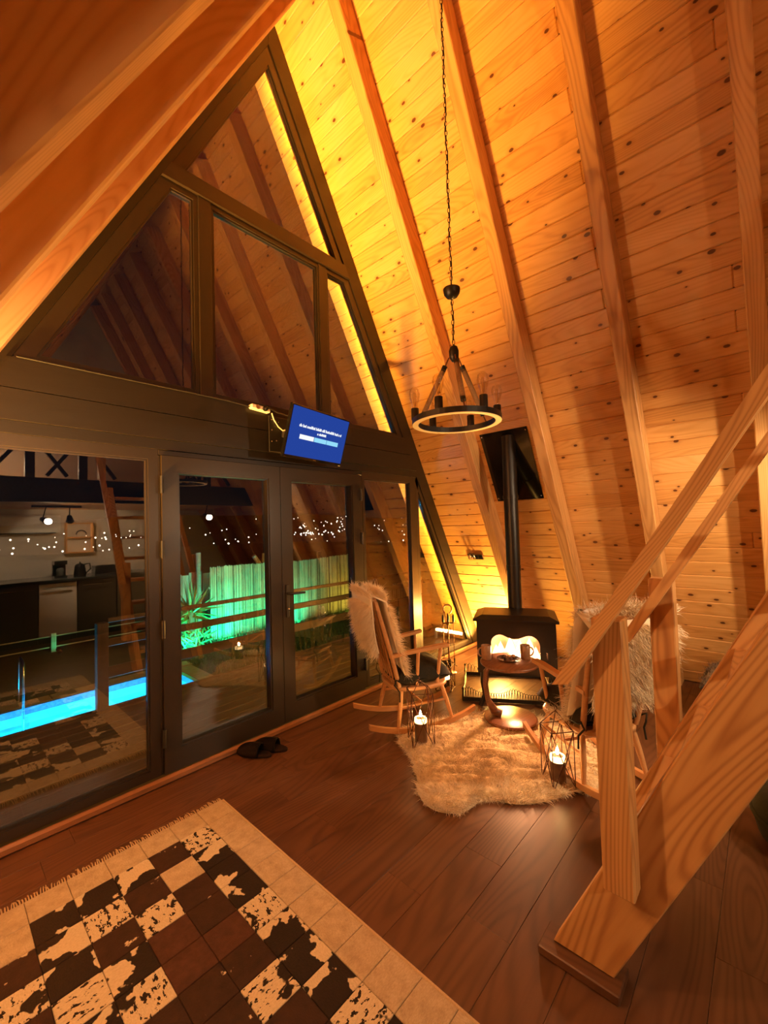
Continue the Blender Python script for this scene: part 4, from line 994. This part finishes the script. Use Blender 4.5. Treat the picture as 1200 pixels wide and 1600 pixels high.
# ------------------------------------------------------------------ patchwork rug
PS = .1445; RX1, RY1 = 1.148, 2.385; NC, NRW = 11, 16
rug = thing('patchwork_rug', 'black and cream cowhide patchwork rug with fringe', 'rug', T(RX1-NC*PS/2, RY1-NRW*PS/2, 0))
abox('backing', RX1-NC*PS, RX1, RY1-NRW*PS, RY1, .001, .006, M['backing'], rug, .001)
grid = ['bbbbbbbbbbb', 'bsdkkkbbdsb', 'bkbdskdkdsb', 'bkdsdkskkdb', 'bkdrksdkdsb', 'bsrrskdrdkb', 'bkdddkrddsb', 'bksdddkrdkb', 'bkdrddsddkb', 'bsdrrdkddsb', 'bkddrrdkdkb', 'bsdkddsdksb', 'bkdsdkdkdkb', 'bsdkskdskdb', 'bkskdskdksb', 'bbbbbbbbbbb']
mt = dict(b='rug_beige', k='rug_black', s='rug_speck', d='rug_dark', r='rug_brown')
q = random.Random(8)
pm = {m_: bbox_mesh(PS-.0018, PS-.0018, .008+1e-6*i_, .002) for i_, m_ in enumerate(mt)}
for r_ in range(NRW):
    for c_ in range(NC):
        kk = grid[r_][c_]
        obj('patch', pm[kk], M[mt[kk]], rug, T(RX1-PS*(c_+.5), RY1-PS*(r_+.5), .0102) @ RZ(q.choice([0, 1, 2, 3])*math.pi/2))
for nm, a in (('binding', (RX1, RX1+.012, RY1-NRW*PS, RY1, .001, .013)), ('binding', (RX1-NC*PS-.012, RX1-NC*PS, RY1-NRW*PS, RY1, .001, .013))): abox(nm, *a, M['binding'], rug, .003)
fr = MB(); q = random.Random(9)
for yb, sg in ((RY1, 1), (RY1-NRW*PS, -1)):
    x = RX1-.004
    while x > RX1-NC*PS:
        dx = q.uniform(-.010, .010); L_ = q.uniform(.034, .055)
        fr.tube([(x, yb-.004*sg, .010), (x+dx*.4, yb+sg*L_*.5, .011+q.uniform(0, .006)), (x+dx, yb+sg*L_, .004)], [.0035, .003, .0015], 4); x -= .0095
tag(fr.build('fringe', M['binding'], rug, I4, False), kind='stuff')

# ------------------------------------------------------------------ bench with brown fur, dark pouf under the stair
bn = thing('low_bench', 'dark low bench against the right slope behind the stairs', 'bench', T(4.15, .05, 0))
abox('box_body', 3.95, 4.42, -.35, .42, .02, .26, M['cab'], bn, .01); abox('seat_board', 3.93, 4.44, -.37, .44, .26, .285, M['cab'], bn, .006)
bl = thing('fur_blanket', 'brown fur blanket heaped on the low bench behind the stairs', 'blanket', T(4.18, .04, .286))
V = []; F = []; nu, nv = 20, 24
for i in range(nu+1):
    for j in range(nv+1):
        u, v = -1+2*i/nu, -1+2*j/nv; e = max(0, (1-u**4)*(1-v**4))**.6
        V.append((u*.22, v*.38, .005+e*(.10+.035*math.sin(5*u+4*v)+.03*math.sin(9*v-3*u)+.05*(u > -.2)*(1-abs(v)))))
for i in range(nu):
    for j in range(nv): a = i*(nv+1)+j; F.append((a, a+nv+1, a+nv+2, a+1))
obj('cloth', np_mesh('cloth', V, F), M['furb'], bl)
Va = np.array(V); Va = Va[rs.randint(0, len(Va), 5000)]+rs.normal(size=(5000, 3))*[.01, .012, .001]; Dd = np.tile([-.35, 0, .8], (5000, 1))+rs.normal(size=(5000, 3))*.4
np.random.seed(6); fur('pile', Va, Dd, rs.uniform(.02, .04, 5000), .0022, M['furb'], bl, None, .2, .3, 2)
po = thing('floor_pouf', 'black round floor pouf under the stairs', 'pouf', T(2.78, -.20, 0))
MB().lathe([(.0001, .0), (.24, .0), (.31, .04), (.33, .13), (.30, .22), (.22, .265), (.05, .275), (.0001, .268)], 32).build('cushion', M['black_fabric'], po)
MB().lathe([(.327, .118), (.336, .125), (.336, .135), (.327, .142)], 32).build('seam', M['black_fabric'], po)

# ------------------------------------------------------------------ outside: deck, railing, pool, garden, hill
dk = struct('floor_deck', T(2, 3.8, -.05))
y = GY+.12
while y < 4.58:
    abox('deck_board', -2.6, 6.4, y, y+.135, -.085, -.055, M['deck'], dk, .003); y += .141
abox('deck_fascia', -2.6, 6.4, 4.60, 4.64, -.42, -.05, M['deck'], dk)
rl = thing('deck_railing', 'brown wooden deck railing beyond the glass doors', 'railing', T(2, 4.55, 0))
for x in (-1.8, -.4, 1.09, 2.98, 4.75, 6.2): abox('post', x-.045, x+.045, 4.55, 4.64, -.05, .74, M['rail_wood'], rl)
for z0, z1 in ((.735, .775), (.515, .585), (.225, .325)):
    for a, b in ((1.136, 2.934), (3.026, 4.704), (4.796, 6.154)): abox('rail', a, b, 4.572, 4.607, z0, z1, M['rail_wood'], rl)
gr = tag(abox('ground_lawn', -60, 90, 4.66, 7.0, -1.9, -1.8, M['soil']), kind='structure')
bpy.data.objects.remove(gr)
gm = MB(); PXE = 2.33; PY0, PY1 = 4.75, 6.25; GZ = -.38
gm.box(PXE+.25, 40, 4.65, 60, -.5, GZ).box(-40, PXE+.25, PY1+.25, 60, -.5, GZ)
tag(gm.build('ground_lawn', M['soil']), kind='structure')
pool = thing('swimming_pool', 'turquoise lit swimming pool beyond the deck', 'pool', T(-2, 5.5, -1.6))
abox('pool_floor', -8, PXE, PY0, PY1, -1.65, -1.6, M['pool_tile'], pool, 0)
abox('pool_wall', -8, PXE+.05, PY1, PY1+.05, -1.6, -.44, M['pool_tile'], pool, 0); abox('pool_wall', -8, PXE+.05, PY0-.05, PY0, -1.6, -.44, M['pool_tile'], pool, 0); abox('pool_wall', PXE, PXE+.05, PY0, PY1, -1.6, -.44, M['pool_tile'], pool, 0)
abox('tile_band', -8, PXE, PY1-.005, PY1+.05, -.44, -.365, M['mosaic'], pool, 0); abox('tile_band', PXE-.005, PXE+.05, PY0, PY1, -.44, -.365, M['mosaic'], pool, 0)
MB().box(-8, PXE-.006, PY0, PY1-.006, -.452, -.45).build('water', M['water'], pool, I4)
x = -8.0
while x < PXE: abox('coping_stone', x+.003, min(x+.6, PXE+.3)-.003, PY1+.051, PY1+.26, -.42, -.36, M['stone'], pool, .006); x += .6
yy = PY0
while yy < PY1-.1: abox('coping_stone', PXE+.051, PXE+.26, yy+.003, min(yy+.5, PY1+.05)-.003, -.42, -.36, M['stone'], pool, .006); yy += .5
for x in (-1.6, .3, 1.7): lamp('underwater_light', 'POINT', (x, 5.4, -1.0), 130, (.0, .62, 1.0), pool, .2)
ld = thing('pool_ladder', 'thin steel pool ladder at the far pool edge', 'ladder', T(.5, PY1, -.4))
for x in (.35, .72): MB().tube([(x, PY1+.25, -.36), (x, PY1+.25, .1), (x, PY1+.15, .17), (x, PY1-.06, .15), (x, PY1-.09, .02), (x, PY1-.09, -.9)], .014, 7).build('rail', M['chrome'], ld, I4)
for z in (-.6, -.85): MB().tube([(.35, PY1-.09, z), (.72, PY1-.09, z)], .012, 6).build('rung', M['chrome'], ld, I4)
# far low rail fence lit green
ff_ = thing('garden_rail', 'thin garden rail with a green lit post beyond the pool', 'railing', T(1.4, 9, -.38))
for z in (-.13, -.31): abox('rail', -6, 3.1, 8.99, 9.01, z-.008, z+.012, M['weathered'], ff_)
abox('post', 1.40, 1.47, 8.93, 8.985, -.40, -.07, M['weathered'], ff_)
def garden_spot(label, loc, aim, energy, col, cone, mat, group='garden spotlights'):
    t = thing('garden_spotlight', label, 'lamp', T(*loc), group); d = (Vector(aim)-Vector(loc)).normalized(); Mx = T(loc[0], loc[1], loc[2]+.06) @ d.to_track_quat('Z', 'Y').to_matrix().to_4x4()
    MB().lathe([(.0001, -.06), (.035, -.055), (.04, .03), (.036, .032), (.033, .01), (.0001, .009)], 12).build('head', M['black_metal'], t, Mx)
    MB().lathe([(.0001, .012), (.032, .0115), (.032, .016), (.0001, .017)], 12).build('lens', mat, t, Mx); MB().tube([(0, 0, -.02), (0, 0, .05)], .008, 6).build('stake', M['black_metal'], t)
    lamp('light', 'SPOT', tuple(Vector((loc[0], loc[1], loc[2]+.06))+d*.05), energy, col, t, .03, tuple(Vector(loc)+d*2), cone, .8)
GRN = (.0, 1.0, .42)
garden_spot('green garden spotlight at the left end of the cane fence', (3.45, 6.75, GZ), (3.75, 7.45, .05), 170, (.0, 1.0, .60), R(125), M['spot_lens'])
garden_spot('turquoise garden spotlight at the middle of the cane fence', (5.05, 6.95, GZ), (5.15, 7.45, -.1), 55, (.0, 1.0, .60), R(120), M['spot_lens'])
garden_spot('green garden spotlight between the two brighter ones', (4.35, 6.85, GZ), (4.4, 7.45, .2), 18, (.02, 1.0, .30), R(120), M['spot_lens'])
garden_spot('yellow garden spotlight at the right end of the cane fence', (6.55, 6.7, GZ), (6.35, 7.45, .1), 38, (1.0, .75, .10), R(140), emit('spot_lens_yellow', (1, .8, .2), 8))
garden_spot('green garden spotlight at the yucca foot', (2.72, 6.62, GZ), (3.0, 7.2, .1), 110, (.0, 1.0, .55), R(130), M['spot_lens'])
garden_spot('green garden spotlight at the far rail post', (1.47, 8.72, GZ), (1.43, 9.0, -.2), 2.0, GRN, R(130), M['green_led'])
# cane fence
FYY = 7.42
fe = thing('cane_fence', 'tall bamboo cane fence lit green beyond the deck', 'fence', T(5, FYY, GZ))
cane = {}
q = random.Random(12)
def canes(root, x0, x1, y, base, top, n_max=300):
    step = (x1-x0)/n_max; xs = [x0+step*(i+.5) for i in range(n_max)]; r_ = step*.52
    for x in xs:
        h = top+.02*math.sin(x*2.1)+q.uniform(-.012, .012)-base; key = round(h, 2)
        if (key, r_) not in cane:
            m = MB().tube([(0, 0, 0), (key, 0, 0)], r_, 6); 
            cane[(key, r_)] = m.mesh('cane')
        obj('cane', cane[(key, r_)], M['bamboo'], root, T(x, y+q.uniform(-.004, .004), base) @ Matrix.Rotation(-math.pi/2, 4, 'Y'))
canes(fe, 3.42, 6.9, FYY, GZ, .90, 280)
for z in (.0, .55): beam('cross_bar', (3.4, FYY+.03, z), (6.92, FYY+.03, z), .03, .04, M['weathered'], fe)
f2 = thing('cane_fence', 'dim bamboo cane fence panel far right in the side window', 'fence', T(9.2, FYY, GZ)); canes(f2, 8.35, 9.6, FYY, GZ-1.2, .05, 70)
f3 = thing('board_fence', 'dull wooden fence behind the yucca', 'fence', T(3.2, 7.9, GZ))
for i in range(9): abox('fence_board', 2.75+i*.125, 2.868+i*.125, 7.9, 7.925, GZ, .80+.03*math.sin(i*1.7), M['weathered'], f3)
for (x, z, tilt, lb) in ((3.36, 1.18, 0, 'upright weathered pole behind the yucca'), (4.35, 1.06, -35, 'slanted weathered pole poking above the cane fence'), (4.72, 1.08, 0, 'upright weathered pole right of the slanted one'), (6.15, 1.02, 0, 'short weathered pole at the right of the cane fence')):
    L_ = 1.4
    tag(MB().tube([(0, 0, -L_), (0, 0, -L_/2), (0, 0, 0)], .045, 10).build('pole', M['weathered'], None, T(x, 7.75 if not tilt else 7.52, z) @ Matrix.Rotation(R(tilt), 4, 'Y')), lb, 'pole', 'poles behind the fence')
# yucca
yu = thing('yucca_plant', 'spiky yucca lit green at the end of the cane fence', 'plant', T(2.95, 7.15, GZ))
MB().tube([(0, 0, 0), (.02, 0, .25), (0, .01, .62)], [.09, .08, .07], 10).build('trunk', M['bark'], yu)
leafm = MB().add([(-.018, 0, 0), (.018, 0, 0), (-.022, .0, .22), (.022, 0, .22), (0, .015, .46), (0, .012, 0), (0, .016, .22)], [(0, 5, 6, 2), (5, 1, 3, 6), (2, 6, 4), (6, 3, 4)]).mesh('leaf')
q = random.Random(2)
for i in range(70):
    el = q.uniform(-35, 88); az = q.uniform(0, 360); s_ = q.uniform(.95, 1.35)
    obj('leaf', leafm, M['leaf'], yu, T(2.95+q.uniform(-.03, .03), 7.15+q.uniform(-.03, .03), GZ+.62+q.uniform(-.12, .04)) @ RZ(R(az)) @ Matrix.Rotation(R(90-el), 4, 'Y') @ RZ(q.uniform(0, 6)) @ Matrix.Scale(s_, 4))
sh = thing('leafy_shrub', 'low strappy shrub under the yucca', 'shrub', T(3.0, 6.95, GZ))
for i in range(60):
    el = q.uniform(15, 80); az = q.uniform(0, 360)
    obj('leaf', leafm, M['leaf'], sh, T(2.95+q.uniform(-.25, .3), 7.0+q.uniform(-.1, .15), GZ+q.uniform(0, .3)) @ RZ(R(az)) @ Matrix.Rotation(R(90-el), 4, 'Y') @ Matrix.Scale(q.uniform(.5, .8), 4))
NG = 9000; gp_ = np.stack([rs.uniform(2.6, 8, NG), rs.uniform(4.75, 7.4, NG), np.full(NG, GZ)], 1)
np.random.seed(3); g_ = fur('lawn_grass', gp_, np.tile([0, 0, 1.0], (NG, 1))+rs.normal(size=(NG, 3))*.35, rs.uniform(.05, .13, NG), .004, M['grass'], None, I4, 0, .3, 2)
tag(g_, 'short dark grass between the deck and the cane fence', 'grass')
# hill with city lights
V = []; F = []; NA = 60; rings = ((70, -14), (160, -17), (260, -10), (330, 3), (390, 12), (430, 15))
for i in range(NA+1):
    a = R(150-200*i/NA)
    for j, (r_, z) in enumerate(rings): V.append((r_*math.cos(a), r_*math.sin(a), z+(0 if j < 2 else 3.5*math.sin(a*7)+1.5*math.sin(a*17+j))*(j-1)/4))
for i in range(NA):
    for j in range(len(rings)-1): b = i*len(rings)+j; F.append((b, b+1, b+len(rings)+1, b+len(rings)))
tag(obj('hill', np_mesh('hill', V, F), M['hill']), kind='structure')
cl_ = MB(); q = random.Random(21)
def city(n, az0, az1, e0, e1, smin, smax, az_c=None, sp_=None):
    for _ in range(n):
        az = q.gauss(az_c, sp_) if az_c is not None else q.uniform(az0, az1)
        el = q.uniform(e0, e1); r_ = .9*float(np.interp(el, [-6.6, -2.54, .25, 1.53, 1.79], [160, 260, 330, 390, 430])); s_ = q.uniform(smin, smax); c = Vector((r_*math.sin(R(az)), r_*math.cos(R(az)), 1.55+r_*math.tan(R(el))))
        cl_.add([c+Vector(v)*s_ for v in ((1, 0, 0), (-1, 0, 0), (0, 1, 0), (0, -1, 0), (0, 0, 1), (0, 0, -1))], [(0, 2, 4), (2, 1, 4), (1, 3, 4), (3, 0, 4), (2, 0, 5), (1, 2, 5), (3, 1, 5), (0, 3, 5)])
city(110, 4, 52, -3.6, .6, .25, .55); city(55, 0, 0, -.6, 1.6, .28, .62, 40, 4.5); city(22, 0, 0, -.9, -.2, .3, .65, 36, 3); city(45, 5, 30, -2.2, .6, .25, .55)
tag(cl_.build('city_lights', M['city'], None, I4, False), 'scattered city lights on the far dark hillside', 'lights', kind='stuff')
